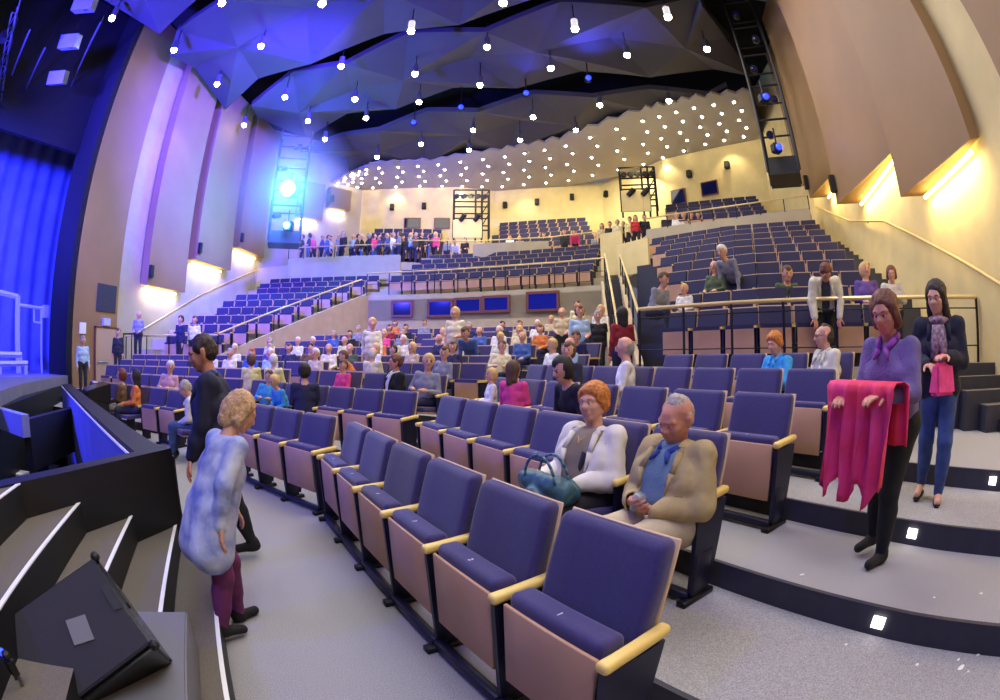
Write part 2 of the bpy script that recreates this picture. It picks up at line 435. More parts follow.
# control booth windows in the booth wall
def booth_window(x0, x1, yt, yb, lab, pm):
    def col(x, y):
        d = ray(x, y); h = V2(d.x, d.y)
        for a, b in zip(W2F, W2F[1:]):
            p = lineint(V2(0, 0), h, a, b-a)
            t = (p-a).dot(b-a)/(b-a).length_squared
            if -.001 <= t <= 1.001: return p
        return p
    p = col(x0, yt); q = col(x1, yt)
    z = lambda x, y, r: CAM_H+r.length*ray(x, y).z/hypot(ray(x, y).x, ray(x, y).y)
    zt = (z(x0, yt, p)+z(x1, yt, q))/2; zb = zt-.0-(z(x0, yt, p)-z(x0, yb, p))
    d = (q-p).normalized(); nn = V2(d.y, -d.x)
    w = MB(); w.wallseg(p+nn*.05, q+nn*.05, zb, zt, .03, pm)
    o = w.build('window_'+str(lab)); o['kind'] = 'structure'
    fr = MB(); L = (q-p).length
    for aa, bb, z0, z1 in ((p-d*.1, p, zb-.1, zt+.1), (q, q+d*.1, zb-.1, zt+.1), (p, q, zb-.1, zb), (p, q, zt, zt+.1)):
        fr.wallseg(aa+nn*.09, bb+nn*.09, z0, z1, .09, 'frame')
    fr.build('window_frame', o)
booth_window(394, 411, 303, 315, 1, 'paned')
booth_window(430, 451, 302, 315, 2, 'pane')
booth_window(457, 480, 300, 311, 3, 'pane')
booth_window(485, 508, 298, 310, 4, 'pane')
booth_window(529, 557, 294, 309, 5, 'pane')
# ---- rear ceiling with the lit downlights
RCF = [atz(352, 172, 12.6), atz(372, 164, 12.6), atz(430, 161, 12.7), atz(500, 151, 12.7), atz(560, 140, 12.7), atz(640, 112, 12.7), atz(690, 100, 12.6), atz(752, 92, 12.5)]
RCB = [Vector((-10.2, 25.5, 11.9)), Vector((-8.7, 27.4, 11.9)), Vector((-4, 28.0, 12)), Vector((-.3, 29.0, 12.1)), Vector((4, 27.9, 12.1)), Vector((8.0, 24.5, 12)), Vector((10.5, 20.6, 12)), Vector((12.7, 18.0, 11.9))]
m = MB()
def rc_at(u, v):
    n = len(RCF)-1; x = min(u*n, n-1e-6); i = int(x); t = x-i
    return (RCF[i].lerp(RCF[i+1], t)).lerp(RCB[i].lerp(RCB[i+1], t), v)
NU = 28
for i in range(NU):
    u0, u1 = i/NU, (i+1)/NU; um = (u0+u1)/2
    a, b, c, d = rc_at(u0, 0), rc_at(u1, 0), rc_at(u1, 1), rc_at(u0, 1); e = rc_at(um, -.06)
    up = Vector((0, 0, .12))
    m.poly([a, e, b, c, d], 'ceil'); m.poly([a+up, d+up, c+up, b+up, e+up], 'ceil')
    m.poly([a, a+up, e+up, e], 'ceil'); m.poly([e, e+up, b+up, b], 'ceil')
struct(m, 'ceiling_rear')
# ---- dark ceiling void above everything
m = MB(); m.prism([(-24, -12), (18, -12), (18, 32), (-24, 32)], 14.6, 14.9, 'void'); struct(m, 'ceiling_void')
# ---- folded grey reflectors
aH, bH = V2(.292, .956), V2(.956, -.292)
def HA(u, w, z): p = aH*u+bH*w; return Vector((p.x, p.y, z))
def band(name, u0, u1, w0, w1, z, dz, step, nrow, shift=0, clip=None):
    m = MB(); nw = int(round((w1-w0)/step)); rnd = random.Random(int(u0*10)); g = {}
    for j in range(nrow+1):
        for i in range(nw+1):
            uu = u0+(u1-u0)*j/nrow+rnd.uniform(-.25, .25); ww = w0+step*i+(step/2 if (j+shift) % 2 else 0)
            if clip: ww = min(ww, clip(uu))
            q = HA(uu, ww, 0); xr = 6.95+.46*(q.y-4.66)/.89-.95; q.x = max(-12.3, min(q.x, xr))
            g[i, j] = Vector((q.x, q.y, z(uu)+dz*(((i+j) % 2)-.5)*2*rnd.uniform(.5, 1.1)))
    for j in range(nrow):
        for i in range(nw):
            a, b, c, d = g[i, j], g[i+1, j], g[i+1, j+1], g[i, j+1]
            if (i+j) % 2: m.poly([a, b, d], 'reflector'); m.poly([b, c, d], 'reflector')
            else: m.poly([a, b, c], 'reflector'); m.poly([a, c, d], 'reflector')
    # thickness: rim strips round the band
    up = Vector((0, 0, .25))
    for i in range(nw):
        for j in (0, nrow): m.poly([g[i, j], g[i+1, j], g[i+1, j]+up, g[i, j]+up], 'reflector')
    for j in range(nrow):
        for i in (0, nw): m.poly([g[i, j], g[i, j+1], g[i, j+1]+up, g[i, j]+up], 'reflector')
    return struct(m, name)
band('ceiling_reflector', 18.2, 23.2, -17, 10, lambda u: 12.9+.02*(u-18), .28, 2.6, 2, clip=lambda u: 2.6+(u-13)*.42 if u < 30 else 99)
band('ceiling_reflector', 12.4, 16.8, -17, 10, lambda u: 13.0, .30, 2.8, 2, 1, clip=lambda u: 1.9+(u-10)*.55)
band('ceiling_reflector', 6.2, 11.6, -17, 8, lambda u: 12.8, .34, 3.0, 2, clip=lambda u: 2.0+(u-6)*.62)
band('ceiling_reflector', 1.0, 5.6, -15, 6, lambda u: 12.4, .3, 3.0, 2, 1)
# ---- acoustic panels hung in front of the side walls, each with a lit tube under it
def wing_panel(side, a, b, z0, z1_, out0, out1, label, black_speaker=False):
    z1 = z1_
    a, b = V2(*a), V2(*b); d = (b-a).normalized(); nn = V2(-d.y, d.x)
    if nn.dot(-(a+b)/2) < 0: nn = -nn
    root = thing('acoustic_panel', label, 'wall panel', (a.x, a.y, z0), 0, 'acoustic panels along the side walls')
    def W(p, z): return (p.x-a.x, p.y-a.y, z-z0)
    m = MB(); A0, B0 = a+nn*.05, b+nn*.05; A1, B1 = a+nn*out0, b+nn*out1; zf = .35
    m.hexa([W(A1, z0), W(B1, z0), W(B0, z0+zf*.0+.05), W(A0, z0+.05), W(A1, z1), W(B1, z1), W(B0, z1), W(A0, z1)] if nn.cross(d) < 0 else
           [W(A0, z0+.05), W(B0, z0+.05), W(B1, z0), W(A1, z0), W(A0, z1), W(B0, z1), W(B1, z1), W(A1, z1)], 'brown')
    m.build('panel_face', root)
    t = MB(); c0 = a+d*.25+nn*.12; c1 = b-d*.25+nn*.12
    t.tube(W(c0, z0-.06), W(c1, z0-.06), .035, 'tube', 8); t.build('tube_lamp', root)
    L = (b-a).length; mid = (a+b)/2+nn*.25
    ld = lamp('AREA', 'tube_lamp_light', W(mid, z0-.1), 15*L, (1, .80, .42) if side > 0 else (1, .9, .72), None, root, shape='RECTANGLE', size=max(.3, L-.5), size_y=.1)
    aim = Vector((-nn.x*.75, -nn.y*.75, -.6)); ld.rotation_euler = aim.to_track_quat('-Z', 'Y').to_euler()
    q = ld.rotation_euler.to_matrix(); xa = q @ Vector((1, 0, 0)); want = Vector((d.x, d.y, 0))
    ang = atan2((q.inverted() @ want).y, (q.inverted() @ want).x); ld.rotation_euler = (q @ Matrix.Rotation(ang, 3, 'Z')).to_euler()
    if black_speaker:
        s = MB(); p = b-d*.12+nn*(out1+.06) if side > 0 else a+d*.12+nn*(out0+.06)
        mx = Matrix.Translation(W(p, z0+.5)) @ Matrix.Rotation(atan2(d.y, d.x), 4, 'Z'); s.box((-.09, -.07, -.22), (.09, .07, .22), 'black', mx); s.build('edge_speaker', root)
    return root
PR = [(-6.2, -3.7, 2.9, .32, .45), (-2.25, .25, 4.05, .25, .55), (.6, 4.2, 5.15, .2, .75), (4.5, 7.6, 6.45, .2, .75), (8.0, 10.2, 7.8, .2, .6)]
LB = ['brown acoustic panel nearest the upper corner of the yellow wall', 'widest brown acoustic panel, over the lower end of the wall handrail', 'brown acoustic panel second widest on the yellow right wall', 'narrow brown acoustic panel third along the yellow wall', 'narrow brown acoustic panel beside the lighting tower at the back corner']
for i, (s0, s1, z, o0, o1) in enumerate(PR):
    wing_panel(1, wallR(s0), wallR(s1), z, 14, o0, o1, LB[i], i in (2, 3, 4))
PL = [(13.0, 15.5, 4.0, .2, .45), (16.0, 18.9, 5.45, .2, .55), (19.5, 22.2, 6.7, .2, .55)]
LL = ['purplish tall acoustic panel nearest the door on the far left wall', 'tall acoustic panel second from the door, lit white beneath', 'tall acoustic panel left of the cyan stage lamp']
for i, (y0, y1, z, o0, o1) in enumerate(PL):
    wing_panel(-1, (-13, y0), (-13, y1), z, 14, o1*1.0, o1, LL[i], True)
sg = V2(4.4, 5.0)
for i, (t0, t1, z) in enumerate(((.32, .56, 9.3), (.62, .84, 10.2))):
    wing_panel(-1, V2(-13, 22.3)+sg*t0, V2(-13, 22.3)+sg*t1, z, 11.5, .5, .5, ['short acoustic panel right of the cyan stage lamp', 'last small acoustic panel at the far back left corner'][i], True)
# ------------------------------------------------------------------ stair up to the stage, pit, stage
def nt(n, t): return nB*n+tB*t
SWA, SWB = V2(-2.12, 2.44), V2(-2.21, 1.25)
def wallx(n): return lineint(SWA, SWB-SWA, nB*n, tB)
m = MB()
for i in range(5):
    n0 = -.2-.25*i; z = .17*(i+1)
    p = wallx(n0); q = nt(n0, 2.6); r = nt(n0-.45 if i < 4 else -3.2, 2.6); s = wallx(n0-.45 if i < 4 else -3.2)
    m.prism([tuple(p), tuple(q), tuple(r), tuple(s)], z-.3 if i else 0, z, 'stepcarpet', 'black')
struct(m, 'floor_stage_stair')
for i in range(5):
    n0 = -.2-.25*i; z = .17*(i+1); mb = MB()
    p, q = wallx(n0), nt(n0, (2.6, -1.93, -1.85, -1.2, -1.2)[i]); b = nB*(-.022)
    mb.hexa([(p.x, p.y, z), (p.x+b.x, p.y+b.y, z), (q.x+b.x, q.y+b.y, z), (q.x, q.y, z)][::-1]+[(p.x, p.y, z+.006), (p.x+b.x, p.y+b.y, z+.006), (q.x+b.x, q.y+b.y, z+.006), (q.x, q.y, z+.006)][::-1], 'white')
    o = mb.build('trim_%d' % (i+1)); o['kind'] = 'structure'
m = MB()
m.wallseg(SWA, SWA+(SWB-SWA)*4, -1.6, .86, -.12, 'black')
struct(m, 'wall_stair')
# pit parapet: black outer body and cap, inner face pale boards that catch the blue light
m = MB()
pd = (PITB-PITA).normalized(); pn = V2(pd.y, -pd.x)
if pn.y < 0: pn = -pn
m.wallseg(PITA+pn*.0, PITB+pn*0, -1.6, .74, -.02 if V2(-pd.y, pd.x).dot(pn) > 0 else .02, 'curtain')
a, b = PITA+pn*.0, PITB
m.hexa([(a.x, a.y, 0), (b.x, b.y, 0), ((b+pn*.24).x, (b+pn*.24).y, 0), ((a+pn*.24).x, (a+pn*.24).y, 0), (a.x, a.y, .80), (b.x, b.y, .80), ((b+pn*.24).x, (b+pn*.24).y, .80), ((a+pn*.24).x, (a+pn*.24).y, .80)][::1], 'black')
m.tube((a.x-pn.x*.02, a.y-pn.y*.02, .755), (b.x-pn.x*.02, b.y-pn.y*.02, .755), .014, 'white', 6)
struct(m, 'wall_pit')
m = MB(); m.prism([(-13.5, 9.5), (-2.2, 2.4), (-2.2, -2.5), (-8, -2.5), (-13, 5)], -1.75, -1.6, 'black'); struct(m, 'floor_pit')
m = MB()
m.prism([(-13.0, 9.4), (-9.9, 5.6), (-7.6, 3.55), (-6.4, 1.0), (-6.4, -3), (-24, -3), (-24, 16), (-14, 16), (-13.2, 9.6)], .60, .85, 'stage', 'stage')
m.prism([(-12.9, 9.2), (-9.1, 5.2), (-7.5, 3.45), (-6.5, 1.0), (-6.5, -3), (-7, -3), (-13.2, 8.8)], -1.7, .60, 'black', 'black')
struct(m, 'floor_stage')
m = MB()
a = atd(27, 380, 7.6); b = atd(74, 380, 9.2)
m.wallseg((a.x, a.y), (b.x, b.y), -.2, .55, .15, 'black')
m.wallseg((a.x, a.y), (a.x-1.4, a.y+.1), .3, .62, .15, 'curtain')
struct(m, 'wall_stage_front')
# proscenium side leg and blue lit backdrop curtain
m = MB(); m.wallseg((-13.0, 9.55), (-14.5, 9.75), -1, 14.5, .2, 'void'); m.wallseg((-14.5, 9.7), (-17.5, -3), 8.3, 14.5, .2, 'void'); m.wallseg((-13, 11.8), (-17.8, 13.6), -1, 14.5, .2, 'void'); struct(m, 'wall_stage')
def curtain(name, a, b, z0, z1, waves, amp, m_, label):
    mb = MB(); a, b = V2(*a), V2(*b); d = b-a; nn = V2(-d.y, d.x).normalized(); N = waves*8; rows = 6
    i = mb.mi(m_)
    for side in (0, .04):
        base = len(mb.v)
        for r in range(rows+1):
            for j in range(N+1):
                t = j/N; w = amp*sin(2*pi*waves*t)*(1+.3*sin(5*t+r*.7))+side
                p = a+d*t+nn*w; mb.v.append((p.x, p.y, z0+(z1-z0)*r/rows))
        for r in range(rows):
            for j in range(N):
                q = base+r*(N+1)+j; mb.f.append((q, q+1, q+N+2, q+N+1)); mb.m.append(i)
    o = mb.build(name, smooth=True); return tag(o, label, 'curtain')
curtain('backdrop_curtain', (-17.6, 13.2), (-23, -2.5), .85, 14, 20, .10, 'curtain', 'tall backdrop curtain lit deep blue behind the white frame')
# white painted frame and benches on the stage
t = thing('stage_scaffold', 'pale scaffold frame with crossbar standing before the blue backdrop', 'stage set', tuple(atz(19, 373, .86)))
o3 = Vector(t.location); D = hypot(o3.x, o3.y)
def S(x, y, dd=0):
    return atd(x, y, D+dd)-o3
post = MB(); post.tube(S(19, 375), S(18, 296), .12, 'scaffold', 6); post.build('post', t)
post = MB(); post.tube(S(42, 374), S(42, 309), .045, 'scaffold', 6); post.build('post', t)
bar = MB(); bar.tube(S(-6, 291), S(18, 297), .10, 'scaffold', 6); bar.build('crossbar', t)
bar = MB(); bar.tube(S(20, 305), S(47, 309), .06, 'scaffold', 6); bar.build('crossbar', t)
bx = MB()
for p, q in (((34, 309), (34, 322)), ((41, 309), (41, 323)), ((34, 322), (41, 323))): bx.tube(S(*p), S(*q), .04, 'scaffold', 6)
bx.build('small_frame', t)
bx = MB(); bx.box(tuple(S(45, 318)-Vector((.12, .12, .0))), tuple(S(45, 318)+Vector((.12, .12, .42))), 'scaffold'); bx.build('junction_box', t)
t = thing('stage_bench', 'two level white bench at the left edge, below the scaffold frame', 'bench', tuple(atz(5, 374, .86)))
o3 = Vector(t.location); D = hypot(o3.x, o3.y)
b = MB(); b.tube(S(-12, 354, 0), S(22, 355, 0), .09, 'scaffold', 4); b.build('upper_rail', t)
b = MB(); b.tube(S(-12, 364, 0), S(28, 363.5, 0), .09, 'scaffold', 4); b.build('seat_board', t)
for x in (0, 26):
    b = MB(); b.tube(S(x, 375), S(x, 363), .07, 'scaffold', 4); b.build('leg', t)
b = MB(); b.tube(S(21, 364), S(21, 354), .05, 'scaffold', 4); b.build('upright', t)
# pit furniture
p = atz(20, 452, -.55)
t = thing('music_stand', 'music stand in the dark pit with a lit clip lamp', 'music stand', (p.x, p.y, -1.6))
b = MB(); b.tube((0, 0, 0), (0, 0, 1.0), .015, 'rail', 6); b.build('pole', t)
b = MB()
for a_ in range(3): b.tube((0, 0, .25), (.25*cos(a_*2.1), .25*sin(a_*2.1), 0), .01, 'rail', 6)
b.build('tripod_foot', t)
mx = Matrix.Translation((0, 0, 1.05)) @ Matrix.Rotation(rad(120), 4, 'Z') @ Matrix.Rotation(rad(-60), 4, 'X')
b = MB(); b.box((-.25, -.01, -.02), (.25, .01, .3), 'black', mx); b.build('desk', t)
b = MB(); b.box((-.15, -.014, .02), (.1, -.011, .24), 'paper', mx); b.build('sheet_music', t)
q = atd(27, 443, hypot(p.x, p.y))-Vector((p.x, p.y, -1.6))
b = MB(); b.tube((0, 0, 1.2), tuple(q), .006, 'rail', 6); b.ball(q, .035, 'star', 8, 6); b.build('clip_lamp', t)
lamp('POINT', 'clip_lamp_light', tuple(q+Vector((0, 0, -.08))), 12, WARM, None, t, shadow_soft_size=.04)
p = atz(38, 470, -.62)
t = thing('electric_piano', 'black piano with pale key edge in the pit near the blue wall', 'piano', (p.x, p.y, -1.6), rad(-60))
b = MB(); b.box((-.7, -.25, .55), (.7, .3, .95), 'blackgloss'); b.build('body', t, bevel=.02)
b = MB(); b.box((-.62, -.42, .68), (.62, -.25, .72), 'paper'); b.build('keyboard', t)
b = MB(); b.box((-.3, .1, .95), (.2, .13, 1.2), 'blackgloss'); b.build('music_desk', t)
for sx in (-.6, .6):
    b = MB(); b.box((sx-.05, -.2, 0), (sx+.05, .2, .55), 'blackgloss'); b.build('leg', t)
p = atz(8, 472, -.62)
t = thing('pit_keyboard', 'small pale edged keyboard on a stand at the left edge of the pit', 'keyboard', (p.x, p.y, -1.6), rad(25))  # small keyboard on a crossed stand
b = MB(); b.box((-.5, -.18, .92), (.5, .18, 1.0), 'scaffold'); b.build('body', t)
b = MB(); b.box((-.45, -.16, 1.0), (.45, -.02, 1.012), 'paper'); b.build('keys', t)
for s_ in (-1, 1):
    b = MB(); b.tube((-.3*s_, 0, 0), (.3*s_, 0, .92), .018, 'rail', 6); b.build('leg', t)
# microphone stand in front of the pit wall
p = atz(104, 465, -.9)
t = thing('microphone_stand', 'thin black microphone stand rising in front of the blue pit wall', 'microphone stand', (p.x, p.y, -1.6))
dd = hypot(p.x, p.y); top = atd(99, 423, dd)-Vector((p.x, p.y, -1.6)); 
b = MB(); b.tube((0, 0, 0), tuple(top), .012, 'rail', 6); b.build('pole', t)
b = MB(); b.tube((0, 0, 0), (0, 0, .02), .14, 'rail', 12); b.build('base', t)
b = MB(); b.tube(tuple(top), tuple(top+Vector((.0, .0, .10))), .03, 'black', 8); b.build('microphone', t)
# small desk by the parapet
p = atz(108, 430, 0)
for (px, py, lab, w) in ((112, 436, 'black covered desk behind the pit wall in front of seated onlookers', .62),):
    p = atz(px, py, 0); p = V2(p.x, p.y)
    p = PITA+pd*((p-PITA).dot(pd))+pn*.56
    t = thing('lighting_desk', lab, 'desk', (p.x, p.y, 0), atan2(pd.y, pd.x)+pi)
    b = MB(); b.hexa([(-.45, -.24, .72), (.45, -.24, .72), (.45, .24, .62), (-.45, .24, .62), (-.45, -.24, .86), (.45, -.24, .86), (.45, .24, .98), (-.45, .24, .98)], 'blackgloss'); b.build('desk_top', t, bevel=.01)
    b = MB(); b.box((-.12, 0, .975), (.08, .1, .985), 'paper', Matrix.Rotation(rad(4), 4, 'X')); b.build('paper_sheet', t)
    for sx in (-.42, .37):
        b = MB(); b.box((sx, -.2, 0), (sx+.05, .2, .7), 'black'); b.build('leg', t)
# loudspeaker wedge on its platform on the stage stair
m = MB()
A = Vector((-1.16, 1.26, 0)); 
a, b2 = atz(187, 611, .38).xy, atz(187, 700, .38).xy
d = (b2-a).normalized(); e = V2(-d.y, d.x); e = -e if e.x > 0 else e
t = thing('stair_platform', 'grey carpeted platform box on the stage stair under the loudspeaker', 'platform', (a.x, a.y, .0))
def P(u, v, z): q = d*u+e*v; return (q.x, q.y, z)
b = MB(); b.hexa([P(0, 0, .17), P(1.5, 0, .17), P(1.5, .62, .17), P(0, .62, .17), P(0, 0, .38), P(1.5, 0, .38), P(1.5, .62, .38), P(0, .62, .38)], 'ledgrey'); b.build('box', t, bevel=.008)
pA, pB, pD = Vector((-1.348, .988, .79)), Vector((-1.068, .91, .595)), Vector((-1.600, .57, .597))
ex = (pB-pA); lx = .385; ex.normalize(); ey = (pD-pA); ey = (ey-ex*ey.dot(ex)).normalized(); ly = .86
nz = ex.cross(ey); nz = nz if nz.z > 0 else -nz
t = thing('stage_monitor', 'black wedge stage loudspeaker with grey square badge in the near corner', 'loudspeaker', tuple(pA), 0)
def Q(u, v, w): return ex*u+ey*v+nz*w
b = MB(); 
b.hexa([Q(0, 0, -.36), Q(lx, 0, -.46), Q(lx, ly, -.46), Q(0, ly, -.36), Q(0, 0, -.008), Q(lx, 0, -.008), Q(lx, ly, -.008), Q(0, ly, -.008)], 'blackgloss'); b.build('cabinet', t, bevel=.012)
b = MB(); b.hexa([Q(.012, .012, -.008), Q(lx-.012, .012, -.008), Q(lx-.012, ly-.012, -.008), Q(.012, ly-.012, -.008), Q(.016, .016, .006), Q(lx-.016, .016, .006), Q(lx-.016, ly-.016, .006), Q(.016, ly-.016, .006)], 'grille'); b.build('grille', t, bevel=.004)
b = MB(); c0 = Q(.20, .22, .0065); u = (ex*.8+ey*.2).normalized(); v = nz.cross(u)
b.hexa([c0-u*.045-v*.045, c0+u*.045-v*.045, c0+u*.045+v*.045, c0-u*.045+v*.045, c0-u*.045-v*.045+nz*.004, c0+u*.045-v*.045+nz*.004, c0+u*.045+v*.045+nz*.004, c0-u*.045+v*.045+nz*.004], 'ledgrey'); b.build('badge', t)
b = MB(); c0 = Q(.17, .035, .0065); b.hexa([c0+ex*x+ey*y+nz*z for z in (0, .003) for x, y in ((-.055, -.014), (.055, -.014), (.045, .016), (-.045, .016))], 'black'); b.build('handle_recess', t)
b = MB(); c0 = Q(.14, -.004, -.045)
b.hexa([c0+ex*x+ey*y+nz*z for z in (-.03, .03) for x, y in ((-.07, -.004), (.07, -.004), (.07, .004), (-.07, .004))], 'rail'); b.build('handle', t, bevel=.004)
for (u_, v_) in ((.005, .005), (lx-.005, .005), (.005, ly-.005), (lx-.005, ly-.005)):
    b = MB(); b.ball(Q(u_, v_, -.01), .02, 'black', 8, 6); b.build('corner_cap', t)
# clamp and cable of a microphone stand at the left edge
q = atd(12, 668, 1.42); 
t = thing('cable_clamp', 'small stand clamp with looping cable at the left of the loudspeaker', 'cable', tuple(q))
b = MB(); b.tube((0, 0, -.15), (.01, .01, .03), .008, 'metal', 8); b.build('rod', t)
b = MB(); b.ball((0, 0, .045), .018, 'black', 8, 6); b.box((-.02, -.015, -.02), (.02, .015, .03), 'black'); b.build('clamp', t)
b = MB(); b.ball((-.035, 0, .04), .014, 'bluelamp', 8, 6); b.build('indicator', t)
b = MB(); b.path([Vector((.012*cos(i*.5)-.05+.006*i, .05*sin(i*.5), -.06-.008*i)) for i in range(12)], .005, 'black', 6); b.build('cable', t)

# ------------------------------------------------------------------ rails
def guard(name, label, pts, h, top='brass', posts=None, mid=(.55,), extra=None, pr=.022):
    """pts: list of Vector floor points; rail at height h above each"""
    o = Vector(pts[0]); t = thing(name, label, 'railing', tuple(o))
    P = [Vector(p)-o for p in pts]
    b = MB(); b.path([p+Vector((0, 0, h)) for p in P], .03, top, 8); b.build('handrail', t)
    for k in mid:
        b = MB(); b.path([p+Vector((0, 0, h*k)) for p in P], .010, 'rail', 6); b.build('mid_rail', t)
    L = [(P[i+1]-P[i]).length for i in range(len(P)-1)]; T = sum(L); n = posts or max(2, int(T/1.3)+1)
    for i in range(n):
        s = T*i/(n-1); j = 0
        while j < len(L)-1 and s > L[j]: s -= L[j]; j += 1
        q = P[j].lerp(P[j+1], min(1, s/L[j])); b = MB(); b.tube(q, q+Vector((0, 0, h)), pr, 'rail', 6); b.build('post', t)
    return t
def v3(p, z): return Vector((p[0], p[1], z))
guard('guard_rail', 'long pale brass topped guard rail above the right hand stalls', [v3(RC+V2(-.05, -.08), 1.3), v3(V2(3.25, 6.05), 1.3), v3(V2(4.15, 5.2), 1.3), v3(V2(6.35, 3.6), 1.3)], .92, posts=8, mid=(.84, .3))
guard('guard_rail', 'rail along the front of the centre seats above the booth windows', [v3(p+V2(-.05, -.12), 4.1) for p in W2F], .95, posts=11, mid=(.5,))
guard('stair_rail', 'left hand rail of the steep central right stair', [Vector((2.16, 8.3, .75)), Vector((3.62, 15.8, 4.1))], .95, posts=6, mid=(.45,))
guard('stair_rail', 'right hand rail of the steep central right stair', [Vector((2.45, 8.1, 1.3)), Vector((4.2, 15.9, 4.1))], .95, posts=6, mid=(.45,))
a = V2(-8.95, 13.0)
guard('guard_rail', 'short level rail before the lowest seats of the left wing', [v3((-12.9, 12.3), 1.3), v3(a, 1.3)], .85, posts=5, mid=())
guard('guard_rail', 'sloping rail climbing past paired tan seats to the booth wall', [v3(a, 1.3), v3((-6.0, 19.7), 3.95)], .9, posts=7, mid=())
guard('guard_rail', 'rail on the far left parapet in front of standing crowd', [v3((-10.9, 22.15), 6.5), v3((-4.9, 22.6), 6.5)], .6, 'brass', posts=8, mid=())
guard('guard_rail', 'rail joining the two upper parapets across the centre', [v3((-4.6, 22.9), 6.4), v3((-1.4, 23.4), 6.4), v3((2.4, 22.5), 6.4), v3((5.6, 20.6), 6.4)], .95, 'brass', posts=12, mid=())
guard('guard_rail', 'rail on top of the upper right parapet', [v3((5.75, 17.5), 6.45), v3((8.5, 14.9), 6.45), v3((10.5, 12.75), 6.45)], .5, 'brass', posts=8, mid=())
# side aisle rails at the far left door
guard('guard_rail', 'dark rail posts beside the far left door', [v3((-12.7, 11.95), 1.2), v3((-11.8, 12.0), 1.2)], 1.0, 'rail', posts=3, mid=())
# handrails on the side walls
def wall_handrail(label, pts, inward):
    o = Vector(pts[0]); t = thing('wall_handrail', label, 'handrail', tuple(o)); P = [Vector(p)-o for p in pts]
    b = MB(); b.path(P, .028, 'brass', 8); b.build('rail', t)
    for i in range(len(P)-1):
        q = P[i].lerp(P[i+1], .5); b = MB(); b.tube(q, q+Vector((-inward.x*.12, -inward.y*.12, -.06)), .012, 'metal', 6); b.build('bracket', t)
WRD = V2(.46, .89); WRN = V2(-.89, .46)
def on_wr(px, py):
    d = ray(px, py); p = lineint(V2(0, 0), V2(d.x, d.y), wallR(0)+WRN*.10, WRD); return Vector((p.x, p.y, CAM_H+p.length*d.z/hypot(d.x, d.y)))
wall_handrail('long pale brass handrail sloping down the yellow right wall', [on_wr(816, 207), on_wr(850, 221), on_wr(884, 221), on_wr(940, 249), on_wr(1003, 286)], WRN)
def on_wl(px, py):
    d = ray(px, py); s = -12.9/d.x; return Vector((-12.9, d.y*s, CAM_H+d.z*s))
wall_handrail('thin handrail climbing the far left wall', [on_wl(137, 333), on_wl(165, 316), on_wl(200, 295), on_wl(235, 279), on_wl(272, 264)], V2(1, 0))
# central right stair between the two rails
m = MB()
p0, p1 = Vector((2.32, 8.2, .75)), Vector((3.86, 15.9, 4.1)); d = V2(p1.x-p0.x, p1.y-p0.y); L = d.length; d.normalize(); nn = V2(-d.y, d.x)*.24
for i in range(18):
    a = V2(p0.x, p0.y)+d*(L*i/18); b2 = V2(p0.x, p0.y)+d*(L*(i+1)/18+.1); z = .75+(4.1-.75)*(i+1)/18
    m.prism([tuple(a+nn), tuple(a-nn), tuple(b2-nn), tuple(b2+nn)], 0, z, 'stepcarpet', 'riser')
struct(m, 'floor_stair_flight')
m = MB(); m.wallseg((2.30, 7.35), (4.25, 15.9), 0, 1.35, .12, 'brick', 4.3); m.wallseg((2.08, 8.3), (3.56, 15.9), 0, .9, .08, 'brick', 4.1); struct(m, 'wall_stair_cheek')
# upper landing boxes, tan
m = MB(); p = V2(4.0, 16.3)
m.wallseg(atd(600, 240, 18.2).xy, atd(622, 240, 17.8).xy, 4.6, 6.3, .1, 'creamwarm'); m.wallseg(atd(617, 250, 17.2).xy, atd(648, 250, 16.2).xy, 4.4, 5.6, .1, 'creamwarm')
struct(m, 'wall_landing')
# door, notice boards, exit sign lights
m = MB(); m.box((-.06, 10.72, .3), (0.03, 11.78, 2.35), 'door', Matrix.Translation((-12.97, 0, 0))); o = m.build('door_1'); o['kind'] = 'structure'
h = MB(); h.tube((-12.9, 10.8, 1.25), (-12.9, 11.35, 1.25), .02, 'metal', 6); h.build('push_bar', o)
fr = MB()
for y in (10.66, 11.78): fr.box((-13.0, y, .3), (-12.93, y+.06, 2.41), 'frame')
fr.box((-13.0, 10.66, 2.35), (-12.93, 11.84, 2.41), 'frame'); fr.build('door_frame', o)
def wall_l(px, py, w, h_, m_, name, label, cat, th=.04):
    p = on_wl(px, py); b = MB(); b.box((-.10, -w/2, -h_/2), (-.10+th, w/2, h_/2), m_); o = b.build(name); o.location = (p.x, p.y, p.z); return tag(o, label, cat)
wall_l(108, 298, 1.0, .9, 'riser', 'wall_board', 'dark square board high on the brown wall over the door', 'board')
wall_l(84, 328, .3, .35, 'paper', 'notice_sign', 'small white notice on the brown wall beside the door', 'sign')
wall_l(107, 322, .35, .25, 'scaffold', 'door_lamp', 'small pale lamp fitting above the beige door', 'light', .12)
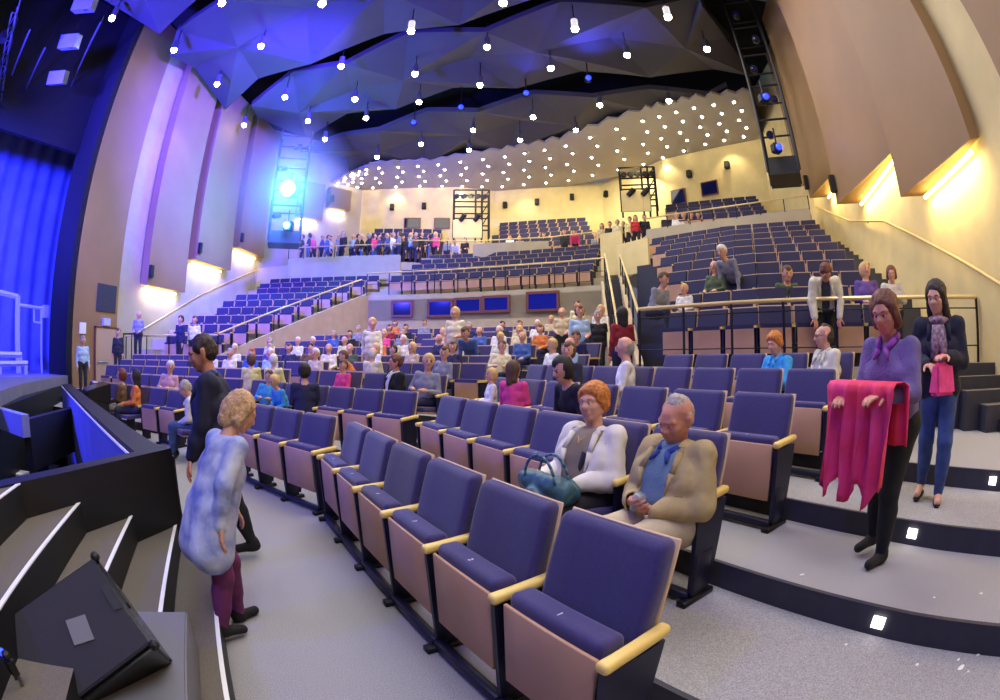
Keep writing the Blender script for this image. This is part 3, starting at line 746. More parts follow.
# ------------------------------------------------------------------ seats
SW = .575
slots = []      # dict(row, blk, idx, pos, rz, d, px)
def add_slots(row, blk, pts, z, gap0=0, gap1=0):
    i = 0
    if row[0] in 'RM':      # one run of seats round the bend
        P = [V2(*p) for p in pts]; Ls = [(b-a).length for a, b in zip(P, P[1:])]; o_ = .55 if row[0] == 'M' else 0; n = int((sum(Ls)-2*o_)/SW)
        for j in range(n):
            s_ = o_+SW*(j+.5); si = 0
            while si < len(Ls)-1 and s_ > Ls[si]: s_ -= Ls[si]; si += 1
            d = (P[si+1]-P[si]).normalized(); p = P[si]+d*s_; nn = V2(-d.y, d.x)
            if nn.dot(aH) < 0: nn = -nn
            i += 1; x, y = proj((p.x, p.y, z+.6))
            slots.append(dict(row=row, blk=blk, idx=i, pos=Vector((p.x, p.y, z)), rz=atan2(nn.y, nn.x)-pi/2, d=p.length, px=x, py=y, end=(j == 0, False)))
        return
    for si, (a, b) in enumerate(zip(pts, pts[1:])):
        a, b = V2(*a), V2(*b); d = (b-a).normalized(); L = (b-a).length
        g0 = gap0 if si == 0 else 0; g1 = gap1 if si == len(pts)-2 else 0
        n = 6 if row+blk == 'S1B' else int((L-g0-g1)/SW+.15)
        if n < 1: continue
        sp = (L-g0-g1)/n if (L-g0-g1)/n < SW*1.08 else SW
        for j in range(n):
            p = a+d*(g0+sp*(j+.5)); nn = V2(-d.y, d.x)
            if nn.dot(aH) < 0: nn = -nn
            i += 1
            x, y = proj((p.x, p.y, z+.6))
            if row[0] == 'S' and (p.y < 8.6 and p.x < -9.0 or (p-PITA).dot(pd) > -.3 and (p-PITA-pd*((p-PITA).dot(pd))).length < .5): continue
            if row in ('S6', 'S7', 'S8', 'S9') and p.x > cascR(p.y)-.95 or row == 'S9' and p.y > 17.6 and p.x < -2.5: continue
            if row == 'S5' and (p-V2(2.25, 7.35)).length < 1.0: continue
            if (False): continue
            slots.append(dict(row=row, blk=blk, idx=i, pos=Vector((p.x, p.y, z)), rz=atan2(nn.y, nn.x)-pi/2, d=p.length, px=x, py=y, sp=sp, end=(j == 0 and si == 0, j == n-1 and si == len(pts)-2)))
for k in range(1, 10):
    E_, K, Mk, L = row_nodes(k); g = .45 if k >= 3 else .05
    add_slots('S%d' % k, 'B', [E_, K], rowz(k), 0, .17 if k == 1 else g)
    add_slots('S%d' % k, 'A', [K, Mk], rowz(k), g, .1)
    add_slots('S%d' % k, 'C', [Mk, L], rowz(k), .1, .2)
for k in range(NWR):
    L, mid, R = wr_row(k); add_slots('R%d' % k, 'R', [R, mid, L], wr_z(k))
for k in range(NWL):
    a, b = wl_row(k); add_slots('L%d' % k, 'L', [a, b], wl_z(k))
for k in range(5):
    pts = [p+uH*(.95*k+.24) for p in reversed(W2F)][:] 
    add_slots('M%d' % k, 'M', pts, w2_z(k), .3, .3)
for j in range(5):
    add_slots('UL%d' % j, 'U', [V2(-3.4, 24.6+.6*j), V2(-7.4, 23.9+.6*j)], 6.5+.42*j)
for j in range(6):
    add_slots('UC%d' % j, 'U', [V2(5.0, 23.4+.6*j), V2(-.1, 24.9+.6*j)], 6.7+.42*j)
for j in range(5):
    add_slots('UR%d' % j, 'U', [V2(10.7+.2*j, 15.9+.5*j), V2(7.0+.2*j, 18.2+.6*j)], 6.5+.34*j)
ROWN = {}
for k in range(1, 10): ROWN['S%d' % k] = (['', 'front', 'second', 'third', 'fourth', 'fifth', 'sixth', 'seventh', 'eighth', 'ninth'][k])+' row'
# upper seat risers (small tiers under the upper banks)
for nm, n_, f0, f1, z0, dz in (('UL', 5, lambda j: V2(-3.2, 24.6+.6*j), lambda j: V2(-7.7, 23.85+.6*j), 6.5, .42), ('UC', 6, lambda j: V2(5.3, 23.3+.6*j), lambda j: V2(-.4, 25.0+.6*j), 6.7, .42), ('UR', 5, lambda j: V2(10.9+.2*j, 15.75+.5*j), lambda j: V2(6.8+.2*j, 18.3+.6*j), 6.5, .34)):
    m = MB()
    for j in range(n_):
        a, b = f0(j), f1(j); o = uH*.3
        m.prism([tuple(a-o), tuple(b-o), tuple(b+o*1.1), tuple(a+o*1.1)], z0-.5, z0+dz*j, 'riser')
    struct(m, 'floor_tier')

def rounded(name, h, r, fn, m_, n=5):
    b = MB(); mi = b.mi(m_); ax = []
    for k in range(3):
        e = [h[k]-r+r*t for t in (.35, .7, 1)]; ax.append([-v for v in reversed(e)]+[(-1+2*i/n)*(h[k]-r) for i in range(n+1)]+e)
    idx = {}
    def P(p):
        key = tuple(round(v, 6) for v in p)
        if key not in idx:
            q = [max(-(h[k]-r), min(h[k]-r, p[k])) for k in range(3)]; d = Vector([p[k]-q[k] for k in range(3)]); d = d.normalized()*r if d.length > 1e-9 else d
            idx[key] = len(b.v); b.v.append(fn(q[0]+d.x, q[1]+d.y, q[2]+d.z))
        return idx[key]
    for k in range(3):
        u, v = (k+1) % 3, (k+2) % 3
        for s_ in (-1, 1):
            for i in range(len(ax[u])-1):
                for j in range(len(ax[v])-1):
                    f = []
                    for (a_, c_) in ((i, j), (i+1, j), (i+1, j+1), (i, j+1)):
                        p = [0, 0, 0]; p[k] = s_*h[k]; p[u] = ax[u][a_]; p[v] = ax[v][c_]; f.append(P(p))
                    b.f.append(tuple(f if s_ > 0 else reversed(f))); b.m.append(mi)
    return b.mesh(name, smooth=True)
def seat_meshes():
    R = {}
    b = MB(); b.hexa([(-.243, -.056, .20), (.243, -.056, .20), (.243, -.040, .20), (-.243, -.040, .20), (-.243, -.070, .585), (.243, -.070, .585), (.243, -.052, .585), (-.243, -.052, .585)], 'ply'); R['panel'] = b.mesh('seat_panel', bevel=.004, seg=1)
    R['cushion'] = rounded('seat_cushion', (.243, .054, .205), .028, lambda x, y, z: (x, y+.010-.03*max(0, z)+.0 if y < 0 else y+.010, z+.425), 'seat')
    R['back'] = rounded('backrest', (.258, .043, .270), .034, lambda x, y, z: (x*(1-.03*max(0, (z-.15)/.12)), y+.155+.255*z+.05*z*z-(.010*(1-(x/.25)**2) if y < 0 else 0)*-1, z+.628), 'seat')
    b = MB(); b.hexa([(-.256, .12, .34), (.256, .12, .34), (.256, .135, .34), (-.256, .135, .34), (-.259, .255, .896), (.259, .255, .896), (.259, .266, .896), (-.259, .266, .896)], 'edge'); R['shell'] = b.mesh('back_shell', bevel=.004, seg=1)
    R['arm'] = rounded('armrest', (.026, .150, .021), .018, lambda x, y, z: (x*(1.08 if y < -.1 else 1), y+.052, z+.588+.06*(y+.16)), 'wood')
    b = MB(); b.hexa([(-.013, -.055, .06), (.013, -.055, .06), (.013, .13, .06), (-.013, .13, .06), (-.013, -.085, .565), (.013, -.085, .565), (.013, .19, .565), (-.013, .19, .565)], 'steel'); R['side'] = b.mesh('side_panel')
    b = MB(); b.box((-.03, -.12, 0), (.03, .16, .035), 'rail'); b.box((-.018, -.05, .035), (.018, .10, .30), 'steel'); R['foot'] = b.mesh('foot', bevel=.004, seg=1)
    b = MB(); b.box((-.283, -.075, .02), (.283, -.02, .07), 'steel'); R['bar'] = b.mesh('foot_bar', bevel=.006, seg=1)
    R['cushion_open'] = rounded('seat_cushion_open', (.243, .225, .036), .028, lambda x, y, z: (x, y-.14, z+.395-.09*y), 'seat')
    b = MB(); b.hexa([(-.24, -.35, .355), (.24, -.35, .355), (.24, .08, .32), (-.24, .08, .32), (-.24, -.35, .372), (.24, -.35, .372), (.24, .08, .338), (-.24, .08, .338)], 'ply'); R['panel_open'] = b.mesh('seat_panel_open', bevel=.004, seg=1)
    return R
SM = seat_meshes()
def seat_simple(open_=False, far=False, wing=False):
    b = MB(); s = 'seat_dim' if far or wing else 'seat'
    if open_:
        b.box((-.24, -.36, .37), (.24, .10, .43), s)
    else:
        b.box((-.243, -.075, .20), (.243, -.058, .565), 'ply'); b.box((-.245, -.07, .565), (.245, .07, .625), s)
        if not far: b.box((-.235, -.058, .2), (.235, .04, .565), s)
    b.hexa([(-.256, .06, .36), (.256, .06, .36), (.256, .12, .36), (-.256, .12, .36), (-.256, .18, .895), (.256, .18, .895), (.256, .24, .895), (-.256, .24, .895)], s)
    b.hexa([(-.268, .122, .34), (.268, .122, .34), (.268, .135, .34), (-.268, .135, .34), (-.268, .242, .918), (.268, .242, .918), (.268, .262, .918), (-.268, .262, .918)], 'edge')  # beech shell oversized so its pale rim imitates back edges catching light
    b.box((.259, -.12, .572), (.304, .17, .61), 'wood'); b.box((.270, -.06, 0), (.296, .13, .595), 'steel')
    return b.mesh('seat_plain')
SM['simple'] = seat_simple(); SM['simple_open'] = seat_simple(True); SM['wing'] = seat_simple(wing=True); SM['wing_open'] = seat_simple(True, wing=True)
DIG = {}
def digit_obj(txt, parent):
    if txt not in DIG:
        cu = bpy.data.curves.new('seat_number', 'FONT'); cu.body = txt; cu.size = .035; cu.extrude = .001; cu.align_x = 'CENTER'; cu.materials.append(M['white']); o_ = bpy.data.objects.new('tmp', cu); C.objects.link(o_); DIG[txt] = bpy.data.meshes.new_from_object(o_.evaluated_get(bpy.context.evaluated_depsgraph_get())); bpy.data.objects.remove(o_)
    o = bpy.data.objects.new('seat_number', DIG[txt]); C.objects.link(o); o.parent = parent
    o.location = (0, -.02, .6305); o.rotation_euler = (0, 0, 0)
    return o
def seat_detailed(label, group, loc, rz, open_, ends, num):
    r = thing('theatre_seat', label, 'seat', loc, rz, group)
    if open_: parts = [('seat_panel', 'panel_open'), ('seat_cushion', 'cushion_open')]
    else: parts = [('seat_panel', 'panel'), ('seat_cushion', 'cushion')]
    for nm, k in parts+[('backrest', 'back'), ('back_shell', 'shell'), ('foot_bar', 'bar')]: obj(nm, SM[k], r)
    xs = [-.2875]+([.2875] if ends else [])
    for x in xs:
        for nm, k in (('armrest', 'arm'), ('side_panel', 'side'), ('foot', 'foot')):
            o = obj(nm, SM[k], r); o.location = (x, 0, 0)
    if num and not open_: digit_obj(num, r)
    return r
def assign_seat(row, px, blk=None):
    """nearest free seat of a row to a picture column"""
    c = [s for s in slots if s['row'] == row and not s.get('who') and (blk is None or s['blk'] == blk)]
    s = min(c, key=lambda s: abs(s['px']-px)); s['who'] = True
    return s
def seat_label(s):
    row = s['row']; i = ORD[min(s['idx'], 30)]; occ = bool(s.get('who'))
    st = 'occupied navy seat, ' if occ else 'empty navy seat, '
    if row[0] == 'S': return st+i+' from the right in the '+ROWN[row]+{'B': ' of the right block', 'A': ' of the middle block', 'C': ' of the left block'}[s['blk']]
    if row[0] == 'R': return st+i+' from the wall aisle, '+ORD[int(row[1:])+1]+' row behind guard rail'
    if row[0] == 'L': return st+i+' from the sloping rail, '+ORD[int(row[1:])+1]+' row of left wing'
    if row[0] == 'M': return st+i+' from the stair, '+ORD[int(row[1:])+1]+' row above booth windows'
    return st+i+' in upper row'
GRP = {'S': 'stalls seats', 'R': 'right wing seats behind the guard rail', 'L': 'left wing seats', 'M': 'seats above the booth windows', 'U': 'upper seats'}
def build_seats():
    vis = [s for s in slots if -15 < s['px'] < 1015 and s['pos'].y > .2 or (s['row'] == 'S1' and s['blk'] == 'B')]
    vis.sort(key=lambda s: s['d']-(4 if s.get('who') else 0))
    near = vis[:300]; far = vis[300:]
    for n, s in enumerate(near):
        occ = bool(s.get('who')); lab = seat_label(s); g = GRP[s['row'][0]]
        if s['d'] < 8.3 and s['row'][0] == 'S':
            num = str(s['idx']) if (s['row'] in ('S1', 'S2', 'S3') and s['blk'] in 'AB') else None
            seat_detailed(lab, g, s['pos'], s['rz'], occ, s['end'][0], num).scale = (min(1, s['sp']/.575), 1, 1)
        else:
            o = obj('theatre_seat', SM[('simple' if s['row'][0] == 'S' else 'wing')+('_open' if occ else '')]); o.location = s['pos']; o.rotation_euler = (0, 0, s['rz']); tag(o, lab, 'seat', g)
    me = seat_simple(far=True); V = np.array([v.co for v in me.vertices]); F = [tuple(p.vertices) for p in me.polygons]; MI = [p.material_index for p in me.polygons]
    vs, fs, ms = [], [], []
    for s in far:
        c, sn = cos(s['rz']), sin(s['rz']); W = np.stack([V[:, 0]*c-V[:, 1]*sn+s['pos'].x, V[:, 0]*sn+V[:, 1]*c+s['pos'].y, V[:, 2]+s['pos'].z], 1)
        b = len(vs); vs += [tuple(w) for w in W]; fs += [tuple(b+i for i in f) for f in F]; ms += MI
    m2 = bpy.data.meshes.new('distant_seats'); m2.from_pydata(vs, [], fs)
    for mm in me.materials: m2.materials.append(mm)
    m2.polygons.foreach_set('material_index', ms); m2.update()
    tag(obj('distant_theatre_seats', m2), 'distant rows of navy seats in the wings and upper tiers', 'seats', None, 'stuff')
# ------------------------------------------------------------------ people: bodies grown from a smooth union of tapered limbs
from mathutils import noise as mnoise
ICO = {}
def ico(n=2):
    if n not in ICO:
        bm = bmesh.new(); bmesh.ops.create_icosphere(bm, subdivisions=n, radius=1); ICO[n] = ([v.co.copy() for v in bm.verts]); bm.free()
    return ICO[n]
class Prim:
    __slots__ = ('a', 'ra', 'b', 'rb', 'tag', 'neg')
    def __init__(s, a, ra, b, rb, tag, neg=False): s.a = Vector(a); s.ra = ra; s.b = Vector(b); s.rb = rb; s.tag = tag; s.neg = neg
def sdf(prims, P, k, infl=0.0):
    acc = None; best = None; bi = None
    pos = [p for p in prims if not p.neg]
    S_ = np.zeros(len(P)); mn = np.full(len(P), 1e9); arg = np.zeros(len(P), int); D = []
    for i, p in enumerate(pos):
        a = np.array(p.a); ba = np.array(p.b)-a; L = ba@ba
        t = np.clip(((P-a)@ba)/L, 0, 1) if L > 1e-12 else np.zeros(len(P))
        d = np.linalg.norm(P-a-t[:, None]*ba, axis=1)-(p.ra+t*(p.rb-p.ra))-infl
        D.append(d); m = d < mn; mn[m] = d[m]; arg[m] = i
    for d in D: S_ += np.exp(-np.clip((d-mn)/k, 0, 40))
    r = mn-k*np.log(S_)
    for p in prims:
        if p.neg:
            d = np.linalg.norm(P-np.array(p.a), axis=1)-p.ra; r = np.maximum(r, -d+0*r)
    return r, arg, pos
def skin(prims, voxel, k, infl=0.0, iters=3):
    """one continuous surface round the union of the prims -> numpy verts, faces, nearest prim index per face"""
    bm = bmesh.new()
    for p in prims:
        if p.neg: continue
        pts = [p.a+v*(p.ra+infl) for v in ico(2)]+[p.b+v*(p.rb+infl) for v in ico(2)]
        vs = [bm.verts.new(q) for q in pts]
        r = bmesh.ops.convex_hull(bm, input=vs)
        bad = list({g for g in r['geom_interior']+r['geom_unused'] if isinstance(g, bmesh.types.BMVert)})
        bmesh.ops.delete(bm, geom=bad, context='VERTS')
    me = bpy.data.meshes.new('tmp'); bm.to_mesh(me); bm.free(); o = bpy.data.objects.new('tmp', me); C.objects.link(o)
    md = o.modifiers.new('r', 'REMESH'); md.mode = 'VOXEL'; md.voxel_size = voxel; md.adaptivity = 0
    dg = bpy.context.evaluated_depsgraph_get(); ev = o.evaluated_get(dg); m2 = bpy.data.meshes.new_from_object(ev)
    bpy.data.objects.remove(o); bpy.data.meshes.remove(me)
    n = len(m2.vertices); V = np.empty(n*3); m2.vertices.foreach_get('co', V); V = V.reshape(-1, 3)
    for it in range(iters):
        N = np.empty(n*3); m2.vertices.foreach_get('normal', N); N = N.reshape(-1, 3)
        d, arg, pos = sdf(prims, V, k, infl); V = V-N*np.clip(d, -voxel*2, voxel*2)[:, None]*.9
        m2.vertices.foreach_set('co', V.ravel()); m2.update()
    d, arg, pos = sdf(prims, V, k, infl)
    return m2, V, arg, pos
def wrinkle(me, amp, sc, seed=0):
    n = len(me.vertices); V = np.empty(n*3); me.vertices.foreach_get('co', V); V = V.reshape(-1, 3); N = np.empty(n*3); me.vertices.foreach_get('normal', N); N = N.reshape(-1, 3)
    W = np.array([mnoise.noise(Vector((v[0]*sc, v[1]*sc, v[2]*sc*.6+seed))) + .5*mnoise.noise(Vector((v[0]*sc*2.3+9, v[1]*sc*2.3, v[2]*sc*1.4+seed))) for v in V])
    V = V+N*(amp*W)[:, None]; me.vertices.foreach_set('co', V.ravel()); me.update()
def fin(me, name, mats, tags=None, order=None, arg=None, pos=None):
    me.name = name; me.materials.clear()
    for m in mats: me.materials.append(m)
    if order:
        pm = []; tagi = [order.index(p.tag) if p.tag in order else 0 for p in pos]
        for f in me.polygons:
            c = {}
            for v in f.vertices: t = tagi[arg[v]]; c[t] = c.get(t, 0)+1
            pm.append(max(c, key=c.get))
        me.polygons.foreach_set('material_index', pm)
    else: me.polygons.foreach_set('material_index', [0]*len(me.polygons))
    me.polygons.foreach_set('use_smooth', [True]*len(me.polygons)); me.update(); return me
def cut(me, keep):
    bm = bmesh.new(); bm.from_mesh(me)
    dl = [f for f in bm.faces if not keep(f.calc_center_median(), f.normal)]
    bmesh.ops.delete(bm, geom=dl, context='FACES'); bm.to_mesh(me); bm.free(); me.update()
def shell(me, th):
    bm = bmesh.new(); bm.from_mesh(me)
    bmesh.ops.delete(bm, geom=[v for v in bm.verts if not v.link_faces], context='VERTS')
    for _ in range(4):      # even out the cut edge
        mv = {}
        for v in bm.verts:
            bn = [e.other_vert(v) for e in v.link_edges if e.is_boundary]
            if len(bn) == 2: mv[v] = v.co*.4+(bn[0].co+bn[1].co)*.3
        for v, c in mv.items(): v.co = c
    bm.normal_update(); vs = list(bm.verts); fs = list(bm.faces); bd = [(e.verts[0], e.verts[1], e.link_faces[0]) for e in bm.edges if e.is_boundary]
    m2 = {v: bm.verts.new(v.co-v.normal*th) for v in vs}
    for f in fs: bm.faces.new([m2[v] for v in reversed(f.verts)])
    for v0, v1, f in bd:
        try: bm.faces.new((v1, v0, m2[v0], m2[v1]))
        except ValueError: pass
    bmesh.ops.recalc_face_normals(bm, faces=bm.faces); bm.to_mesh(me); bm.free(); me.update()

def pose(kind, **q):
    """joint dictionary in a local frame: facing -Y, feet on z=0, 1.70 m tall. kind: 'stand' or 'sit'"""
    g = dict(lean=0, side=0, turn=0, hp=0, hy=0, hr=0, la=(.05, 0, -1), lf=(.0, -.25, -1), ra=None, rf=None, legs=None, stride=0, knee=.42, bulk=1.0, seat=.44, tl=.92 if kind == 'sit' else 1.0)
    g.update(q); J = {}
    z0 = .93 if kind == 'stand' else g['seat']+.075
    y0 = 0 if kind == 'stand' else .02
    Rt = Matrix.Translation((0, y0, z0)) @ Matrix.Rotation(rad(g['turn']), 4, 'Z') @ Matrix.Rotation(rad(g['side']), 4, 'Y') @ Matrix.Rotation(rad(g['lean']), 4, 'X')
    tl = g['tl']
    def T(x, y, z): return Rt @ Vector((x, y, z*tl))
    J['Rt'] = Rt; J['T'] = T
    J['pel'] = T(0, 0, 0); J['neck'] = T(0, .015, .52)
    nk = Rt @ Matrix.Translation((0, .012, .52*tl+.035))
    Hd = nk @ Matrix.Rotation(rad(g['hy']), 4, 'Z') @ Matrix.Rotation(rad(g['hr']), 4, 'Y') @ Matrix.Rotation(rad(g['hp']), 4, 'X') @ Matrix.Translation((0, -.012, .115))
    J['Hd'] = Hd; J['H'] = lambda x, y, z: Hd @ Vector((x, y, z))
    for s, nm in ((1, 'l'), (-1, 'r')):
        sh = T(.175*s, .015, .445); ua = g['la'] if nm == 'l' or g['ra'] is None else g['ra']; fa = g['lf'] if nm == 'l' or g['rf'] is None else g['rf']
        mir = s if (nm == 'l' or (g['ra'] is None)) else 1
        ud = (Rt.to_3x3() @ Vector((ua[0]*mir, ua[1], ua[2]))).normalized(); mir2 = s if (nm == 'l' or g['rf'] is None) else 1
        fd = (Rt.to_3x3() @ Vector((fa[0]*mir2, fa[1], fa[2]))).normalized()
        el = sh+ud*.275; wr = el+fd*.245
        J[nm+'sh'] = sh; J[nm+'el'] = el; J[nm+'wr'] = wr; J[nm+'fd'] = fd
        st = g['stride']*s
        if kind == 'stand':
            hip = J['pel']+Rt.to_3x3() @ Vector((.088*s, 0, -.04)); kn = Vector((.095*s, -.02-.32*st*.55-(.04 if st > 0 else 0), .49)); an = Vector((.095*s, .02-.62*st*.55, .085+(0 if st >= 0 else .05)))
            fo = an+Vector((.012*s, -.15, -.045 if st >= 0 else -.075))
        else:
            hip = J['pel']+Rt.to_3x3() @ Vector((.09*s, 0, -.03)); kn = Vector((.11*s, y0-g['knee'], g['seat']+.06)); an = Vector((.10*s, y0-g['knee']-.02+g.get('foot', 0), .085)); fo = an+Vector((.015*s, -.15, -.045))
        J[nm+'hip'] = hip; J[nm+'kn'] = kn; J[nm+'an'] = an; J[nm+'fo'] = fo
    return J, g
def body_prims(J, g, sleeve='long', hair='short', shorts=False):
    P = []; b = g['bulk']; T = J['T']
    def c(a, ra, b_, rb, t): P.append(Prim(a, ra, b_, rb, t))
    c(T(-.085, .0, -.01), .112*b, T(.085, 0, -.01), .112*b, 'legs'); c(T(-.06*b, -.012, .12), .112*b, T(.06*b, -.012, .12), .112*b, 'top')
    c(T(-.08*b, -.005, .27), .108*b, T(.08*b, -.005, .27), .108*b, 'top'); c(T(-.125, .015, .415), .066, T(.125, .015, .415), .066, 'top')
    c(T(0, .0, .05), .12*b, T(0, .01, .36), .11*b, 'top')
    c(T(0, .02, .46), .056, T(0, -.002, .58), .05, 'skin')
    H = J['H']
    c(H(0, .018, .03), .090, H(0, .0, .0), .082, 'skin'); c(H(0, -.02, -.03), .066, H(0, -.045, -.075), .040, 'skin')
    c(H(0, -.098, .0), .010, H(0, -.105, -.022), .014, 'skin')
    for s in (-1, 1): c(H(.082*s, .012, .01), .016, H(.080*s, .016, -.03), .010, 'skin')
    if hair != 'bald':
        c(H(0, .034, .040), .095, H(0, .045, .0), .088, 'hair'); c(H(0, -.030, .082), .045, H(0, .0, .080), .060, 'hair')
    else:
        c(H(0, .045, -.01), .084, H(0, .05, -.03), .076, 'hair')
    if hair == 'long':
        for s in (-1, 1): c(H(.055*s, .03, .0), .052, H(.068*s, .045, -.15), .036, 'hair')
        c(H(0, .06, 0), .07, H(0, .085, -.18), .05, 'hair')
    if hair == 'bob':
        for s in (-1, 1): c(H(.058*s, .02, .02), .050, H(.066*s, .015, -.06), .036, 'hair')
        c(H(0, .06, 0), .07, H(0, .065, -.07), .06, 'hair')
    for n_ in 'lr':
        sh, el, wr, fd = J[n_+'sh'], J[n_+'el'], J[n_+'wr'], J[n_+'fd']
        c(sh, .054*b, el, .041*b, 'top'); c(el, .040*b, el.lerp(wr, .5), .036, 'top' if sleeve == 'long' else 'skin'); c(el.lerp(wr, .5), .036, wr, .027, 'top' if sleeve == 'long' else 'skin')
        c(wr, .024, wr+fd*.055, .032, 'skin'); c(wr+fd*.05, .032, wr+fd*.145, .016, 'skin')
        hip, kn, an, fo = J[n_+'hip'], J[n_+'kn'], J[n_+'an'], J[n_+'fo']
        c(hip, .092*b, kn, .062, 'legs'); c(kn, .060, an, .040, 'skin' if shorts else 'legs'); c(kn.lerp(an, .3)+Vector((0, .012, 0)), .056, kn.lerp(an, .6), .046, 'skin' if shorts else 'legs')
        c(an+Vector((0, .03, -.04)), .038, fo, .032, 'shoe')
    return P
ORDER = ['skin', 'top', 'legs', 'shoe', 'hair']
PROTO = {}; PHEAD = {}; FM = {}
def face_mesh(key):
    if key not in FM:
        Hd = PHEAD[key]; R3 = Hd.to_3x3().to_4x4(); L = []
        for s_ in (-1, 1):
            b = MB(); b.ball(Hd @ Vector((.032*s_, -.085, .008)), .0125, 'eyedark', 8, 6, (1.2, .6, .8), R3); L.append(('eye', b.mesh('eye', smooth=True)))
            b = MB(); b.tube(Hd @ Vector((.016*s_, -.093, .030)), Hd @ Vector((.050*s_, -.080, .032)), .0045, 'eyedark', 5); L.append(('eyebrow', b.mesh('eyebrow', smooth=True)))
        b = MB(); b.tube(Hd @ Vector((-.022, -.088, -.050)), Hd @ Vector((.022, -.088, -.050)), .006, 'lip', 6); L.append(('lips', b.mesh('lips', smooth=True)))
        FM[key] = L
    return FM[key]
def proto(key, kind, sleeve='long', hair='short', voxel=.016, shorts=False, **q):
    J, g = pose(kind, **q); P = body_prims(J, g, sleeve, hair, shorts)
    me, V, arg, pos = skin(P, voxel, .014)
    fin(me, 'person_'+key, [M['seat']]*5, order=ORDER, arg=arg, pos=pos); PROTO[key] = me; PHEAD[key] = J['Hd']; return me
PM = {}
def pmat(rgb, rough=.85):
    k = tuple(rgb)
    if k not in PM: PM[k] = mat('cloth_%02x%02x%02x' % k, rgb, rough, noise=.12, nscale=14, bump=.25, bscale=30)
    return PM[k]
SK = mat('skin', (214, 158, 132), .55, noise=.06, nscale=12); SKB = mat('ruddy_skin', (204, 138, 112), .55, noise=.06, nscale=12); SHOE = pmat((24, 22, 24))
HAIRC = dict(white=(216, 210, 200), grey=(150, 146, 142), blond=(214, 178, 112), brown=(88, 60, 42), dark=(36, 28, 26), red=(168, 84, 40), auburn=(110, 58, 40))
COL = dict(white=(232, 228, 222), cream=(226, 214, 178), yellow=(222, 212, 140), black=(26, 25, 30), navy=(38, 40, 78), blue=(70, 100, 170), pale_blue=(170, 196, 226), grey=(138, 138, 150), red=(190, 44, 48), dark_red=(140, 30, 46), pink=(232, 70, 130), beige=(204, 182, 148), brown=(104, 76, 58), green=(74, 88, 60), turquoise=(70, 160, 220), purple=(96, 70, 150), orange=(214, 120, 60), denim=(74, 96, 146), tan=(186, 158, 122), dark=(44, 44, 54), floral=(196, 150, 150))
def C_(n): return pmat(COL[n])
def person(key, loc, rz, top, legs, hair, label, group=None, scale=1.0, skin_=None):
    o = obj('person', PROTO[key]); o.location = loc; o.rotation_euler = (0, 0, rz); o.scale = (scale,)*3
    ms = [skin_ or SK, C_(top), C_(legs), SHOE, pmat(HAIRC[hair], .7)]
    if Vector(loc).length < 11.5:
        for nm, me in face_mesh(key): obj(nm, me, o)
    for i, m in enumerate(ms): o.material_slots[i].link = 'OBJECT'; o.material_slots[i].material = m
    return tag(o, label, 'person', group)
proto('sit', 'sit', la=(.18, -.25, -1), lf=(-.35, -.9, -.25))
proto('sit_f', 'sit', hair='bob', la=(.15, -.2, -1), lf=(-.4, -.9, -.2), hy=15)
proto('sit_lean', 'sit', lean=28, la=(.1, -.5, -1), lf=(-.3, -.9, .1), hp=-10)
proto('sit_turn', 'sit', turn=25, hy=30, la=(.3, -.2, -1), lf=(-.5, -.8, .1), side=6)
proto('sit_long', 'sit', hair='long', hy=-20, la=(.15, -.2, -1), lf=(-.4, -.9, -.2))
proto('sit_bald', 'sit', hair='bald', la=(.15, -.25, -1), lf=(-.35, -.9, -.25), hp=8)
proto('sit_leanlong', 'sit', hair='bob', lean=26, turn=35, la=(.15, -.5, -1), lf=(-.3, -.9, .1), hp=-5, sleeve='short')
proto('stand', 'stand', la=(.14, .03, -1), lf=(.04, -.22, -1))
proto('stand_f', 'stand', hair='bob', la=(.14, .03, -1), lf=(-.35, -.75, -.2), ra=(-.16, 0, -1), rf=(0, -.2, -1), sleeve='short')
proto('stand_long', 'stand', hair='long', la=(.14, .03, -1), lf=(.0, -.3, -1), stride=.25)
proto('stand_bald', 'stand', hair='bald', la=(.16, .0, -1), lf=(-.3, -.8, -.3))
proto('walk', 'stand', la=(.12, -.35, -1), lf=(0, -.6, -1), ra=(-.14, .35, -1), rf=(0, -.1, -1), stride=.6, lean=6)
proto('bend', 'stand', lean=48, la=(.1, -.55, -.8), lf=(0, -.7, -.7), hp=-25)
proto('lean_rail', 'stand', lean=24, la=(.25, -.6, -.7), lf=(-.5, -.8, -.1), hp=10)
STAND_LOOK = {}
def seat_person(key, row, px, top, legs, hair, label, scale=1.0, blk=None, turn=0, skin_=None, fwd=.0):
    scale *= .93
    s = assign_seat(row, px, blk); n_ = Vector((-sin(s['rz']), cos(s['rz']), 0))
    o = person(key, s['pos']-n_*(.02+fwd)+Vector((0, 0, .02 if scale == 1 else (.46+.06)*(1-scale))), s['rz']+rad(turn), top, legs, hair, label, None, scale, skin_)
    return o
def floor_person(key, px, py_feet_z, d, face, top, legs, hair, label, scale=1.0, group=None, skin_=None):
    """px column, floor height, distance; face = compass direction faced (deg, 0 = away along +Y, 90 = to the right)"""
    r = ray(px, 340); h = Vector((r.x, r.y, 0)).normalized()*d; h.z = py_feet_z
    if 8.8 < d < 14 and .9 < py_feet_z < 1.4 and px < 640:      # stand on the tier that is there
        q = min((s for s in slots if s['row'][0] == 'S'), key=lambda s: (s['pos'].xy-h.xy).length); h.z = q['pos'].z
    return person(key, h, rad(180-face), top, legs, hair, label, group, scale, skin_)
